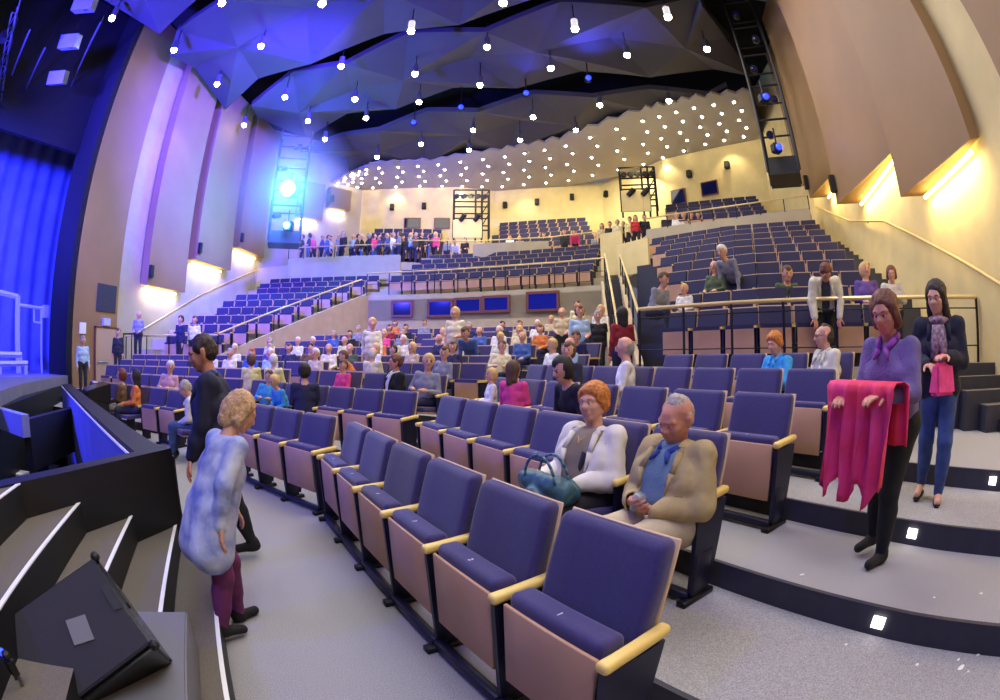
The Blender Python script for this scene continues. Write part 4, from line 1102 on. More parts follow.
# ---- the audience: seated and standing, one object each
A_ = [
 ('sit_f','S1',126,'brown','white','auburn','seated woman with brown hair and pale trousers, first of the pair by the black desk',1,90),
 ('sit_long','S1',143,'orange','navy','dark','dark haired woman in an orange top seated beside the black desk',1,60),
 ('sit_turn','S2',176,'floral','navy','white','seated person in pink patterned blouse behind the old man in white',1,0),
 ('sit','S4',222,'cream','navy','grey','grey haired person in cream seated just behind the walking pair',1,0),
 ('sit_turn','S4',244,'blue','navy','red','red haired person in blue turned sideways in the fourth row',1,50),
 ('sit_f','S3',262,'yellow','beige','brown','brown haired person in pale yellow, back of the yellow pair',1,150),
 ('sit','S3',278,'yellow','beige','white','white haired person in yellow with back to the camera',1,170),
 ('sit_turn','S2',262,'turquoise','navy','brown','boy in turquoise behind the front row, brown haired',.82,-30),
 ('sit_lean','S2',276,'turquoise','navy','blond','fair haired child in bright blue resting chin on hand',.80,0),
 ('sit','S2',297,'navy','navy','dark','person in dark navy jacket turned away in the second row',1,130),
 ('sit','S4',310,'beige','brown','white','white haired person in beige beside the navy jacket',1,20),
 ('sit_lean','S4',328,'orange','brown','brown','stooping person in light orange shirt in the fourth row',1,60),
 ('sit_bald','S4',352,'cream','navy','white','white haired person in cream left of the child',1,160),
 ('sit','S3',355,'pink','navy','brown','child with reddish face resting on the seat back ahead',.85,0),
 ('sit_turn','S3',440,'grey','navy','blond','blond woman in grey short sleeved top, third row',1,20),
 ('sit_turn','S4',430,'grey','dark','brown','bending person in grey shirt behind the man in black suit',1,60),
 ('sit_f','S3',479,'white','pink','blond','small girl in white sitting with an orange toy',.72,30),
 ('sit_long','S3',508,'pink','navy','brown','girl with long brown hair in a bright pink top, turned away',.86,150),
 ('sit_leanlong','S3',588,'black','navy','dark','dark haired woman in black sleeveless top leaning in the third row',1,60),
 ('sit_f','S4',566,'dark','navy','brown','brown haired woman in dark top just behind the leaning woman',1,-40),
 ('sit_bald','S4',610,'white','beige','grey','balding man in a white shirt seated looking left',1.05,70),
 ('sit_turn','S5',497,'cream','navy','brown','woman with brown hair in cream blouse in the middle of the stalls',1,0),
 ('sit','S5',520,'white','navy','blond','blond woman in white blouse beside the brown haired one',1,0),
 ('sit_bald','S6',537,'blue','navy','white','bald man in blue shirt leaning back in the sixth row',1,0),
 ('sit_lean','S6',556,'navy','navy','brown','person in navy leaning forward in the sixth row near the aisle',1,0),
 ('sit_f','S7',520,'cream','navy','blond','woman in cream top seventh row near the aisle',1,0),
 ('sit','S7',502,'white','navy','white','white haired person in white, seventh row',1,0),
 ('sit','S8',518,'beige','navy','brown','person in beige below the right booth window',1,0),
 ('sit','S8',497,'dark','navy','dark','dark clothed person below the right booth window',1,0),
 ('sit_bald','S6',432,'navy','navy','white','white haired man in navy behind the standing pair',1,30),
 ('sit_f','S5',415,'beige','navy','blond','fair haired woman in beige left of the standing pair',1,10),
 ('sit','S5',400,'navy','navy','dark','child in dark blue hood in the fifth row',.9,40),
 ('sit_f','S5',385,'white','navy','blond','blond woman in white left of the dark blue hood',1,30),
 ('sit','S6',395,'cream','navy','white','white haired person in cream, sixth row centre left',1,0),
 ('sit','S6',375,'orange','navy','brown','person in orange left of the cream one',1,0),
 ('sit_bald','S5',372,'green','beige','brown','man in olive green shirt facing forward, fifth row',1,0),
 ('sit_bald','S5',345,'cream','beige','grey','man with glasses in pale shirt, fifth row left',1,0),
 ('sit','S6',320,'purple','navy','white','person with short white hair wearing purple',1,0),
 ('sit','S6',300,'white','navy','white','white haired person in a white shirt, sixth row left',1,0),
 ('sit_f','S5',290,'navy','navy','brown','brown haired woman in navy, fifth row left end',1,0),
 ('sit','S7',334,'blue','navy','grey','grey haired person in blue left of centre, seventh row',1,0),
 ('sit','S7',352,'black','navy','dark','dark haired person in black, seventh row left',1,0),
 ('sit','S8',404,'black','navy','dark','dark clothed person beneath the left booth window',1,0),
 ('sit_f','S8',385,'dark_red','navy','brown','woman in dark red beneath the left booth window',1,0),
 ('sit','S8',360,'grey','navy','grey','grey clothed person at the left of the eighth row',1,0),
 ('sit','S9',430,'grey','navy','brown','person in grey in the last row under the blue windows',1,0),
 ('sit_f','S9',398,'orange','navy','auburn','person in orange in the last row under the dark window',1,0),
 ('sit','S9',545,'beige','navy','blond','fair haired person in the last row under the rightmost window',1,0),
 ('sit_f','S7',560,'orange','navy','brown','person in orange by the central aisle, seventh row',1,0),
 ('sit','S8',545,'white','navy','white','white haired person eighth row near the aisle',1,0),
 ('sit_f','S4',240,'white','navy','white','white haired person next to the red haired one in blue',1,0),
 ('sit','S5',262,'purple','navy','grey','grey haired person in purple behind the yellow pair',1,0),
 ('sit_f','S4',268,'pale_blue','navy','white','white haired woman in pale blue, fourth row left',1,0),
 ('sit_bald','S7',470,'blue','navy','brown','man in blue behind the standing pair',1,0),
 ('sit_f','S5',462,'navy','navy','brown','brown haired woman in navy just right of the gap, fifth row',1,-20),
 ('sit','S6',452,'white','navy','grey','grey haired person in white in the centre of the sixth row',1,30),
 ('sit_bald','S6',350,'yellow','beige','white','white haired person in pale yellow, sixth row left',1,0),
 ('sit_turn','S5',318,'brown','navy','dark','dark haired person in brown, fifth row left',1,0),
 ('sit_f','S7',385,'pink','navy','blond','fair haired woman in pink, seventh row centre left',1,0),
 ('sit','S7',412,'grey','navy','grey','grey haired person in grey, seventh row centre',1,0),
 ('sit','S8',440,'cream','navy','brown','person in cream, eighth row below the blue windows',1,0),
 ('sit_f','S8',470,'navy','navy','grey','grey haired woman in navy, eighth row below the blue windows',1,0),
 ('sit','S7',490,'green','navy','brown','person in green, seventh row right of centre',1,0),
 ('sit_bald','S5',540,'pale_blue','navy','grey','grey haired man in pale blue, fifth row beside the aisle',1,0),
 ('sit','S6',575,'white','navy','blond','fair haired person in white, sixth row at the aisle',1,0),
 ('sit_f','S6',275,'cream','navy','grey','grey haired woman in cream at the left end of sixth row',1,0),
 ('sit','S5',235,'white','navy','white','white haired person in white, fifth row far left',1,0),
 ('sit_f','S4',205,'dark','navy','brown','brown haired woman in dark top, fourth row behind walking man',1,0),
 ('sit','S7',450,'beige','navy','blond','fair haired person in beige behind the white jacket',1,0),
]
for (k, row, px, top, legs, hair, lab, sc, turn) in A_:
    seat_person(k, row, px, top, legs, hair, lab, sc, None, -turn if turn > 90 else -turn*.6)
B_ = [ # standing: key, px, floor z, distance, facing, top, legs, hair, label, scale
 ('stand',83,.3,15.4,110,'pale_blue','dark','grey','attendant in pale shirt with hands folded by the stage edge',1.0),
 ('stand',118,.75,16.2,150,'dark','dark','brown','person standing in the shadow of the far left door',.9),
 ('stand_bald',138,1.3,16.9,150,'grey','dark','grey','person in grey bending at the left aisle rail',.95),
 ('stand',194,1.0,15.6,170,'white','dark','brown','man in long white shirt standing below the left wing seats',1.0),
 ('stand',180,1.0,15.6,200,'navy','dark','dark','man in navy standing left of the white shirted man',1.0),
 ('stand_f',455,1.0,11.5,190,'cream','beige','blond','standing man in cream jacket and yellow shirt, centre of the stalls',1.06),
 ('bend',473,1.0,11.0,200,'denim','navy','brown','stooping man in blue grey shirt beside the cream jacket',1.0),
 ('walk',372,1.0,12.5,160,'cream','beige','blond','fair haired person in pale jacket walking along the left centre aisle',1.1),
 ('stand_f',580,1.05,10.6,175,'pale_blue','denim','auburn','woman in light blue blouse with a shoulder strap and denim skirt',1.02),
 ('stand_long',622,1.0,8.9,350,'dark_red','navy','dark','dark haired woman in dark red top seen from behind',1.04),
 ('stand',598,1.05,11.4,190,'black','dark','grey','person in black between the blue blouse and red top',1.0),
 ('stand_f',601,1.2,12.5,200,'white','beige','blond','blond person partly hidden behind the blue blouse',1.0),
 ('stand_bald',562,1.2,13.0,190,'beige','dark','grey','man in beige jacket standing below the right booth window',1.0),
 ('stand',578,1.3,13.6,170,'cream','navy','brown','person in cream at the foot of the tall stair',1.0),
 ('sit_lean',655,1.75,8.6,150,'grey','dark','brown','man in grey shirt crouching on the second row behind the rail',1.0),
 ('bend',738,2.0,9.3,240,'grey','dark','white','white haired old man stooping between seats with red cloth',1.0),
 ('sit_lean',787,1.75,8.4,200,'green','dark','brown','person in dark green bent forward behind the guard rail',1.0),
]
for (k, px, z, d, face, top, legs, hair, lab, sc) in B_: floor_person(k, px, z, d, face, top, legs, hair, lab, sc)
for (k, row, px, top, legs, hair, lab, sc, turn) in [
 ('sit','R1',672,'white','navy','blond','small child looking over the seat backs behind the rail',.8,0),
 ('sit_bald','R2',704,'green','navy','blond','man in dark green looking down in the right wing',1,0),
 ('sit_f','R1',872,'purple','dark','blond','blond woman in purple with a white scarf above the guard rail',1.05,0),
 ]: seat_person(k, row, px, top, legs, hair, lab, sc, None, turn)
# standing crowd behind the far parapets
rp = random.Random(11); keys = ['stand', 'stand_f', 'stand_long', 'stand_bald', 'walk']; tops = ['navy', 'blue', 'dark', 'black', 'purple', 'grey', 'brown', 'pink', 'white', 'pale_blue']; hs = ['dark', 'brown', 'grey', 'blond']
used = set(); n_ = 0
HN = dict(dark='dark haired', brown='brown haired', grey='grey haired', blond='fair haired', auburn='auburn haired', white='white haired', red='red haired')
for i in range(23):
    t_ = i/22; px = 298+t_*136+rp.uniform(-2, 2); d = 25.2-1.0*t_+rp.uniform(-.3, .3); tp = tops[(i*7+3) % 10]; h_ = hs[(i*3+1) % 4]
    floor_person(keys[i % 5], px, 6.2, d, rp.choice([80, 110, 200, 250]), tp, rp.choice(['dark', 'navy', 'denim']), h_, '%s person in %s, %s from left behind far parapet' % (HN[h_], tp.replace('_', ' '), ORD[i+1]), rp.uniform(.98, 1.1))
for i, (px, z, d, tp, h_) in enumerate([(446, 6.4, 24.2, 'grey', 'grey'), (456, 6.4, 24.4, 'white', 'brown'), (464, 6.4, 24.2, 'black', 'dark'), (510, 6.5, 24.0, 'white', 'brown'), (521, 6.5, 24.0, 'beige', 'blond'), (545, 6.5, 23.6, 'dark', 'dark'), (566, 6.5, 23.0, 'dark', 'auburn'), (577, 6.5, 22.8, 'pink', 'dark')]):
    floor_person(['stand', 'bend', 'stand_f'][i % 3], px, z-.3, d, 190, tp, 'dark', h_, '%s person in %s, %s from left at central upper rail' % (HN[h_], tp, ORD[i+1]), .95)
for i, (px, d, tp, h_) in enumerate([(598, 21.8, 'grey', 'grey'), (605, 20.0, 'beige', 'brown'), (613, 19.8, 'dark', 'dark'), (621, 19.4, 'cream', 'blond'), (627, 19.6, 'black', 'brown'), (634, 19.0, 'yellow', 'dark'), (640, 18.8, 'red', 'dark'), (649, 18.8, 'black', 'dark')]):
    floor_person(keys[(i*2) % 5], px, 6.0, d+1.6, 190, tp, 'dark', h_, '%s person in %s, %s from left in group atop the stair' % (HN[h_], tp, ORD[i+1]), 1.0)
for i, px in enumerate((683, 690, 698, 705)):
    floor_person('sit', px, 6.2, 19.4, 200, ['white', 'cream', 'beige', 'dark_red'][i], 'dark', ['white', 'blond', 'brown', 'dark'][i], '%s haired spectator seated behind the upper right parapet' % ['white', 'fair', 'brown', 'dark'][i])
# ------------------------------------------------------------------ people near the camera, with clothes, faces and fingers
def head_prims(J, P):
    H = J['H']
    def c(a, ra, b_, rb, t='skin'): P.append(Prim(H(*a), ra, H(*b_), rb, t))
    c((0, .026, .034), .088, (0, .0, .0), .074); c((0, -.040, .042), .050, (0, -.045, .0), .046)
    for s in (-1, 1):
        c((.034*s, -.058, -.022), .030, (.030*s, -.052, -.05), .026); c((.052*s, .0, -.045), .024, (.018*s, -.062, -.090), .019)
        c((.012*s, -.090, .030), .009, (.046*s, -.072, .030), .011); c((.011*s, -.102, -.022), .0085, (.010*s, -.096, -.024), .009)
        c((.084*s, .014, .016), .013, (.080*s, .010, -.030), .010); c((.089*s, .024, .012), .010, (.086*s, .020, -.012), .009)
        P.append(Prim(H(.031*s, -.099, .009), .0145, H(.031*s, -.099, .009), .0145, 'skin', True))
    c((0, -.090, .014), .009, (0, -.113, -.017), .012); c((0, -.070, -.088), .020, (0, -.072, -.094), .018)
    c((-.016, -.090, -.050), .0075, (.016, -.090, -.050), .0075); c((-.013, -.089, -.061), .0080, (.013, -.089, -.061), .0080)
def hand_prims(P, wr, fd, pn, side, curl=.6):
    fd = fd.normalized(); pn = (pn-fd*pn.dot(fd)).normalized(); lat = fd.cross(pn)*side; sc = 1.0
    P.append(Prim(wr-fd*.02, .025, wr+fd*.025, .022, 'hand'))
    fl = (.92, 1.0, .95, .76)
    for i in range(4):
        k = (1.5-i); b = wr+fd*.018+lat*k*.014; m = wr+fd*(.088-.004*abs(k-.5))+lat*k*.0215
        P.append(Prim(b, .014, m, .0115, 'hand')); q = m; L = (.043, .027, .021); A = (.45, 1.0, 1.5)
        for j in range(3):
            a = curl*A[j]; d = (fd*cos(a)+pn*sin(a)+lat*k*.045).normalized(); q2 = q+d*L[j]*fl[i]
            P.append(Prim(q, .0094-.0008*j, q2, .0086-.0010*j, 'hand')); q = q2
    q = wr+fd*.022+lat*.024; d = (fd*.62+lat*.72+pn*.25).normalized()
    for j, (L, r) in enumerate(((.042, .0135), (.032, .0110), (.026, .0092))):
        q2 = q+d*L; P.append(Prim(q, r, q2, r-.0015, 'hand')); q = q2; d = (d+pn*.35*curl+fd*.25-lat*.12).normalized()
def skin2(P, voxel, k, infl=0, wr=None, kh=.0028):
    """body + hands: hands blended with a tighter radius so that the fingers stay apart"""
    global sdf
    base = sdf
    def both(prims, X, kk, inf=0.0):
        hb = [p for p in prims if p.tag != 'hand']; hh = [p for p in prims if p.tag == 'hand']
        r1, a1, p1 = base(hb, X, kk, inf)
        if not hh: return r1, a1, p1
        r2, a2, p2 = base(hh, X, kh, inf); m = r2 < r1
        return np.where(m, r2, r1), np.where(m, a2+len(p1), a1), p1+p2
    sdf = both
    try: out = skin(P, voxel, k, infl, 4)
    finally: sdf = base
    return out
SHIRTF = lambda J, p: True
def near_person(label, loc, rz, kind, q, cloth, hair, hairc, skinm, look, voxel=.006, scale=1.0, hands=None, eyes='open'):
    """cloth: dict(top=(rgb,...), jacket=..., legs=..., opening=...)"""
    J, g = pose(kind, **q); T = J['T']; H = J['H']; TB = lambda x, y, z: T(x*(1+.5*(g['bulk']-1)), y*g['bulk'] if y < 0 else y, z); Ri = J['Rt'].inverted()
    root = thing('person', label, 'person', loc, rz); root.scale = (scale,)*3
    allp = body_prims(J, g, 'long', 'none'); core = [p for p in allp if p.tag != 'hair']
    # drop the coarse head and hands, put in detailed ones
    hc = J['H'](0, 0, 0); core = [p for p in core if not (p.tag == 'skin' and ((p.a-hc).length < .13 or min((p.a-J['lwr']).length, (p.a-J['rwr']).length) < .06))]
    P = [Prim(p.a, p.ra*.93, p.b, p.rb*.93, p.tag) for p in core]
    P.append(Prim(T(0, .02, .46), .052, H(0, .01, -.05), .047, 'skin'))
    head_prims(J, P)
    for n_, s in (('l', 1), ('r', -1)):
        wr = J[n_+'wr']; hd = (hands or {}).get(n_, {}); fd = Vector(hd.get('dir', J[n_+'fd'])).normalized(); pn = Vector(hd.get('palm', (0, 0, -1)))
        hand_prims(P, wr+fd*.012, fd, pn, hd.get('side', s), hd.get('curl', .6))
    me, V, arg, pos = skin2(P, voxel, .009)
    obj('body', fin(me, 'body', [skinm]), root)
    def garment(name, tags, infl, m_, seed, amp=.006, vx=.011, extra=(), keep=None, th=0, kk=.016, pick=None):
        pp = [p for p in core if p.tag in tags and (pick is None or pick(p))]+list(extra)
        me, V, arg, pos = skin(pp, vx, kk, infl); wrinkle(me, amp, 9, seed)
        if keep: cut(me, keep)
        if th: shell(me, th)
        return obj(name, fin(me, name, [m_]), root)
    ncut = lambda c, n: (Ri @ c).z < .505
    garment('trousers', ('legs',), .008, cloth['legs'], 3, .005)
    sleeves_short = cloth.get('short')
    pick = None
    if cloth.get('jacket') or sleeves_short:
        pick = lambda p: (p.a-J['lel']).length > .01 and (p.a-J['rel']).length > .01 and (p.a-J['lel'].lerp(J['lwr'], .5)).length > .01 and (p.a-J['rel'].lerp(J['rwr'], .5)).length > .01
    ex = [] if kind == 'sit' else [Prim(T(-.07*g['bulk'], -.01, .02), .100*g['bulk'], T(.07*g['bulk'], -.01, .02), .100*g['bulk'], 'top')]
    if cloth.get('tunic'):
        ex += [Prim(T(-.07, 0, -.02), .14, T(-.09, -.02, -.26), .15, 'top'), Prim(T(.07, 0, -.02), .14, T(.09, -.02, -.26), .15, 'top')]
    garment('shirt', ('top',), .009, cloth['top'], 5, .005, extra=ex, pick=pick)
    if cloth.get('collar'):
        b = MB()
        for s in (-1, 1):
            pts = [T(.0, .065, .51), T(.055*s, .035, .52), TB(.066*s, -.025, .50), TB(.03*s, -.085, .455)]
            for a, b_ in zip(pts, pts[1:]): b.tube(a, b_, .023, cloth['collar'], 8)
            b.tube(TB(.03*s, -.085, .455), TB(.055*s, -.120, .40), .022, cloth['collar'], 8, r2=.008)
        b.build('collar', root, smooth=True)
    if cloth.get('jacket'):
        op = cloth.get('open', .07); top_ = .46
        def keep(c, n):
            q_ = Ri @ c; q_.z /= g['tl']
            if q_.y < -.02 and abs(q_.x-.0) < op*(.95+.35*max(0, q_.z/.45)) and q_.z < .50: return False
            if abs(q_.x) < .075 and q_.z > .475: return False
            return True
        exj = [] if kind == 'sit' else [Prim(T(-.085, .0, -.02), .110*g['bulk'], T(.085, 0, -.02), .110*g['bulk'], 'top')]
        garment('jacket', ('top',), .024, cloth['jacket'], 8, .013, vx=.010, extra=exj, keep=keep, th=.007, kk=.008)
        for s in (-1, 1):      # lapels folded back beside the opening
            b = MB(); a0 = T(.062*s, .03, .51); a1 = TB(.088*s, -.07, .465); a2 = TB(.10*s, -.122, .34); a3 = TB(.07*s+op*.2*s, -.140, .20)
            for a, b_, r, r2 in ((a0, a1, .018, .022), (a1, a2, .022, .018), (a2, a3, .018, .006)): b.tube(a, b_, r, cloth['jacket'], 8, r2=r2)
            b.build('lapel', root, smooth=True)
        if cloth.get('pocket'):
            b = MB(); c0 = TB(.118, -.118, .30); mx = Matrix.Translation(c0) @ J['Rt'].to_3x3().to_4x4() @ Matrix.Rotation(rad(22), 4, 'Z'); b.box((-.05, -.012, -.02), (.05, .004, .02), cloth['jacket'], mx); b.build('pocket_flap', root, bevel=.004)
            for s in (-1, 1):
                b = MB(); b.tube(T(.10*s, .02, .508), T(.19*s, .02, .475), .016, cloth['jacket'], 8); b.build('shoulder_strap', root, smooth=True)
    for s, n_ in ((1, 'l'), (-1, 'r')):
        an, fo = J[n_+'an'], J[n_+'fo']
        if cloth.get('flats'):
            b = MB(); d = (fo-an); d.z = 0; d.normalize(); mx = Matrix.Translation(Vector((an.x, an.y, max(0, min(an.z, fo.z)-.055)))) @ Matrix.Rotation(atan2(d.y, d.x)+pi/2, 4, 'Z')
            b.hexa([mx @ Vector(v) for v in ((-.036, -.20, 0), (.036, -.20, 0), (.036, .07, 0), (-.036, .07, 0), (-.028, -.19, .03), (.028, -.19, .03), (.034, .06, .06), (-.034, .06, .06))], cloth.get('shoe', SHOE)); b.build('shoe', root, bevel=.018)
        else:
            sp = [Prim(an+Vector((0, .03, -.04)), .040, fo, .034, 'shoe'), Prim(an+Vector((0, .01, .0)), .046, an+Vector((0, .0, -.04)), .046, 'shoe')]
            me, V, a_, p_ = skin(sp, .010, .012); obj('shoe', fin(me, 'shoe', [cloth.get('shoe', SHOE)]), root)
    # hair
    hp = []
    def hcap(a, ra, b_, rb): hp.append(Prim(H(*a), ra, H(*b_), rb, 'hair'))
    if hair == 'short': hcap((0, .030, .042), .094, (0, .045, .005), .084); hcap((0, -.035, .083), .040, (0, .01, .085), .055); [hcap((.055*s, -.01, .05), .038, (.066*s, .02, .01), .030) for s in (-1, 1)]
    if hair == 'puffy':
        hcap((0, .030, .052), .102, (0, .048, .0), .092); hcap((-.02, -.052, .082), .036, (.03, -.040, .090), .042); [hcap((.055*s, -.025, .06), .042, (.074*s, .012, -.015), .034) for s in (-1, 1)]
    if hair == 'balding': hcap((0, .060, .005), .074, (0, .066, -.03), .064); [hcap((.070*s, .022, .03), .024, (.072*s, .03, -.02), .022) for s in (-1, 1)]; hcap((0, .03, .075), .062, (0, .06, .05), .062)
    if hair == 'long': hcap((0, .030, .045), .098, (0, .045, .0), .090); [hcap((.058*s, -.01, .04), .044, (.085*s, .03, -.20), .040) for s in (-1, 1)]; hcap((0, .07, 0), .07, (0, .09, -.22), .06); hcap((0, -.04, .08), .036, (0, 0, .085), .05)
    if hair == 'bob': hcap((0, .030, .045), .098, (0, .045, .0), .090); [hcap((.058*s, -.01, .04), .044, (.078*s, .015, -.075), .036) for s in (-1, 1)]; hcap((0, .07, 0), .07, (0, .07, -.09), .06); hcap((0, -.04, .08), .036, (0, 0, .085), .05)
    if hp:
        me, V, arg, pos = skin(hp, .007, .010); wrinkle(me, .007, 38, 2); obj('hair', fin(me, 'hair', [hairc]), root)
    R3 = J['Hd'].to_3x3().to_4x4()
    for s in (-1, 1):
        b = MB(); b.ball(H(.031*s, -.083, .009), .0125, 'eyewhite' if eyes != 'down' else skinm, 12, 8)
        if eyes != 'down': b.ball(H(.031*s, -.083, .009)+R3.to_3x3() @ Vector(look)*.0052, .0085, 'eyedark', 10, 8)
        b.build('eye', root, smooth=True)
        b = MB(); b.ball(H(.031*s, -.0815, .0125), .0135, skinm, 12, 8, (1, 1, .8), R3); b.build('eyelid', root, smooth=True)
        b = MB(); b.tube(H(.014*s, -.100, .032), H(.032*s, -.096, .038), .0035, hairc, 6); b.tube(H(.032*s, -.096, .038), H(.050*s, -.080, .032), .0035, hairc, 6, r2=.002); b.build('eyebrow', root, smooth=True)
    b = MB(); b.ball(H(0, -.0935, -.0505), .0062, 'lip', 10, 6, (2.9, .8, .8), R3); b.ball(H(0, -.0925, -.060), .0066, 'lip', 10, 6, (2.3, .8, .8), R3); b.build('lips', root, smooth=True)
    root['_'] = 1; del root['_']
    return root, J
def W(root, v): return Matrix.LocRotScale(root.location, root.rotation_euler, root.scale) @ Vector(v)
def seat_spot(row, px, back=.0):
    s = assign_seat(row, px); n_ = Vector((-sin(s['rz']), cos(s['rz']), 0)); return s['pos']-n_*back, s['rz'], s
khaki = mat('khaki_jacket_cloth', (178, 156, 108), .9, noise=.1, nscale=8, bump=.4, bscale=25)
creamj = mat('cream_jacket_cloth', (232, 224, 208), .85, noise=.05, nscale=8, bump=.4, bscale=20)
taupe = mat('taupe_knit', (150, 132, 108), .95, bump=.4, bscale=120); polo = mat('pale_blue_polo', (112, 140, 160), .9, noise=.06, nscale=10, bump=.3, bscale=80)
beigetr = mat('beige_trousers', (198, 182, 150), .9, noise=.06, nscale=8, bump=.3, bscale=30); teal = mat('teal_leather', (62, 102, 116), .4, noise=.15, nscale=14, bump=.5, bscale=18)
redh = mat('ginger_hair', (200, 122, 54), .7, noise=.35, nscale=45, bump=.6, bscale=90); greyh = mat('grey_white_hair', (176, 164, 152), .75, noise=.25, nscale=45, bump=.6, bscale=90)
darkh = mat('dark_brown_hair', (52, 36, 32), .6, noise=.3, nscale=45, bump=.6, bscale=90); brownh = mat('reddish_brown_hair', (112, 64, 46), .6, noise=.3, nscale=45, bump=.6, bscale=90); fairh = mat('sandy_hair', (196, 158, 118), .7, noise=.25, nscale=45, bump=.6, bscale=90)
# 1 the woman with ginger hair and teal bag
loc, rz, s_ = seat_spot('S2', 592, .05)
woman, J = near_person('woman with short ginger hair, cream jacket and teal bag in her lap', loc, rz+rad(6), 'sit',
    dict(hy=8, hp=6, hr=-5, lean=-6, la=(.22, -.22, -1), lf=(-.55, -.85, -.12), ra=(-.30, -.10, -1), rf=(.22, -.95, -.12), bulk=1.2, seat=.42, tl=.88),
    dict(top=taupe, jacket=creamj, legs=pmat((34, 32, 40)), open=.10, shoe=SHOE), 'puffy', redh, SK, (-.5, -.8, -.3), .0055, .93,
    hands=dict(l=dict(dir=(-.75, -.62, -.25), palm=(0, -.35, -1), curl=.35), r=dict(dir=(.30, -.95, -.1), palm=(0, -.3, -1), curl=.4)))
b = MB(); T = J['T']; b.tube(T(.0, -.118, .02), T(.07, -.125, .33), .030, pmat((24, 22, 26)), 8, r2=.036); b.build('dark_inset', woman, smooth=True)
b = MB(); b.ball(T(0.0, -.135, .40), .010, 'wood', 8, 6, (.8, .6, 1.6)); b.path([T(-.05, -.05, .50), T(-.03, -.11, .44), T(0, -.13, .41), T(.03, -.11, .44), T(.05, -.05, .50)], .0025, 'brass', 5); b.build('necklace', woman)
bl = [Prim((-.15, -.30, .60), .075, (.13, -.34, .60), .075, 'b'), Prim((-.13, -.36, .645), .055, (.10, -.38, .645), .055, 'b'), Prim((-.16, -.26, .585), .06, (.0, -.42, .575), .06, 'b'), Prim((.13, -.28, .60), .06, (.02, -.42, .58), .055, 'b')]
me, V, a_, p_ = skin(bl, .009, .014); wrinkle(me, .012, 16, 4); fin(me, 'handbag', [teal])
bag = thing('handbag', 'soft teal leather handbag held in the lap of the ginger haired woman', 'bag', woman.location+Vector((0, 0, -.045)), rz+rad(6)); obj('bag_body', me, bag)
for y_, t_ in ((-.30, 0), (-.41, .01)):
    b = MB(); b.path([Vector((.02-.12*cos(pi*i/10), y_-.01*sin(pi*i/10), .655+.15*sin(pi*i/10)+t_)) for i in range(11)], .0085, teal, 8); b.build('handle', bag, smooth=True)
b = MB(); b.tube((-.14, -.335, .695), (.12, -.36, .70), .006, 'brass', 6); b.build('zip', bag)
# 2 the man in khaki
loc, rz, s_ = seat_spot('S2', 690, .05)
man, J = near_person('grey haired man in khaki jacket and pale blue polo looking down at his hands', loc+Vector((.552, -.834, 0))*.07, rz-rad(4), 'sit',
    dict(hy=4, hp=30, hr=6, lean=-5, la=(.26, -.18, -1), lf=(-.62, -.75, -.10), ra=(-.24, -.22, -1), rf=(.60, -.78, -.06), bulk=1.30, seat=.42, tl=.84),
    dict(top=polo, jacket=khaki, legs=beigetr, open=.085, collar=pmat((44, 62, 140)), pocket=True, shoe=pmat((70, 60, 60))), 'balding', greyh, SKB, (0, -.8, -.6), .0055,
    hands=dict(l=dict(dir=(-.85, -.5, .05), palm=(-.3, .6, .55), curl=.85, side=1), r=dict(dir=(.85, -.5, .05), palm=(.3, .6, .5), curl=.85, side=-1)), eyes='down')
man.scale = (.93,)*3
cupm = mat('clear_plastic', (210, 214, 220), .12, trans=.6)
pm = (W(man, J['lwr'])+W(man, J['rwr']))/2+(W(man, J['lfd'])+W(man, J['rfd'])-2*W(man, (0, 0, 0)))*.03
b = MB(); b.tube((0, 0, -.045), (0, 0, .045), .026, cupm, 14, r2=.034); o = b.build('plastic_cup', smooth=True); o.location = pm+Vector((0, 0, .03)); o.rotation_euler = (rad(20), rad(15), 0); tag(o, 'small clear plastic cup in the hands of the man in khaki', 'cup')
# 3-4 the pair walking at the left
p = atz(250, 640, 0)
lilac = mat('white_blue_tunic', (204, 210, 232), .9, noise=.25, nscale=5, rgb2=(104, 118, 190), bump=.4, bscale=20); legg = mat('plum_leggings', (108, 40, 92), .8, noise=.3, nscale=6)
w3, J = near_person('fair haired woman in white and blue tunic and plum leggings walking in the front aisle', (p.x-.12, p.y+.06, 0), rad(150), 'stand',
    dict(hy=-10, hp=10, lean=24, la=(.15, -.45, -1), lf=(-.1, -.8, -.7), ra=(-.2, .25, -1), rf=(0, -.2, -1), stride=.35, bulk=1.1), dict(top=lilac, legs=legg, tunic=True), 'bob', fairh, SK, (0, -1, 0), .008, .77)
p = atz(250, 563, 0)
navyj = mat('midnight_jacket', (24, 26, 56), .8, noise=.1, nscale=8, bump=.3, bscale=25)
m4, J = near_person('man in midnight blue jacket and black trousers walking just behind the woman in tunic', (p.x-.12, p.y-.02, 0), rad(-62), 'stand',
    dict(hy=0, hp=12, lean=8, la=(.12, -.35, -1), lf=(0, -.6, -1), ra=(-.14, .2, -1), rf=(0, -.3, -1), stride=.4, bulk=1.15), dict(top=navyj, jacket=navyj, legs=pmat((18, 18, 24)), open=.02, collar=pmat((60, 70, 120))), 'short', darkh, SKB, (0, -1, 0), .008, .93)
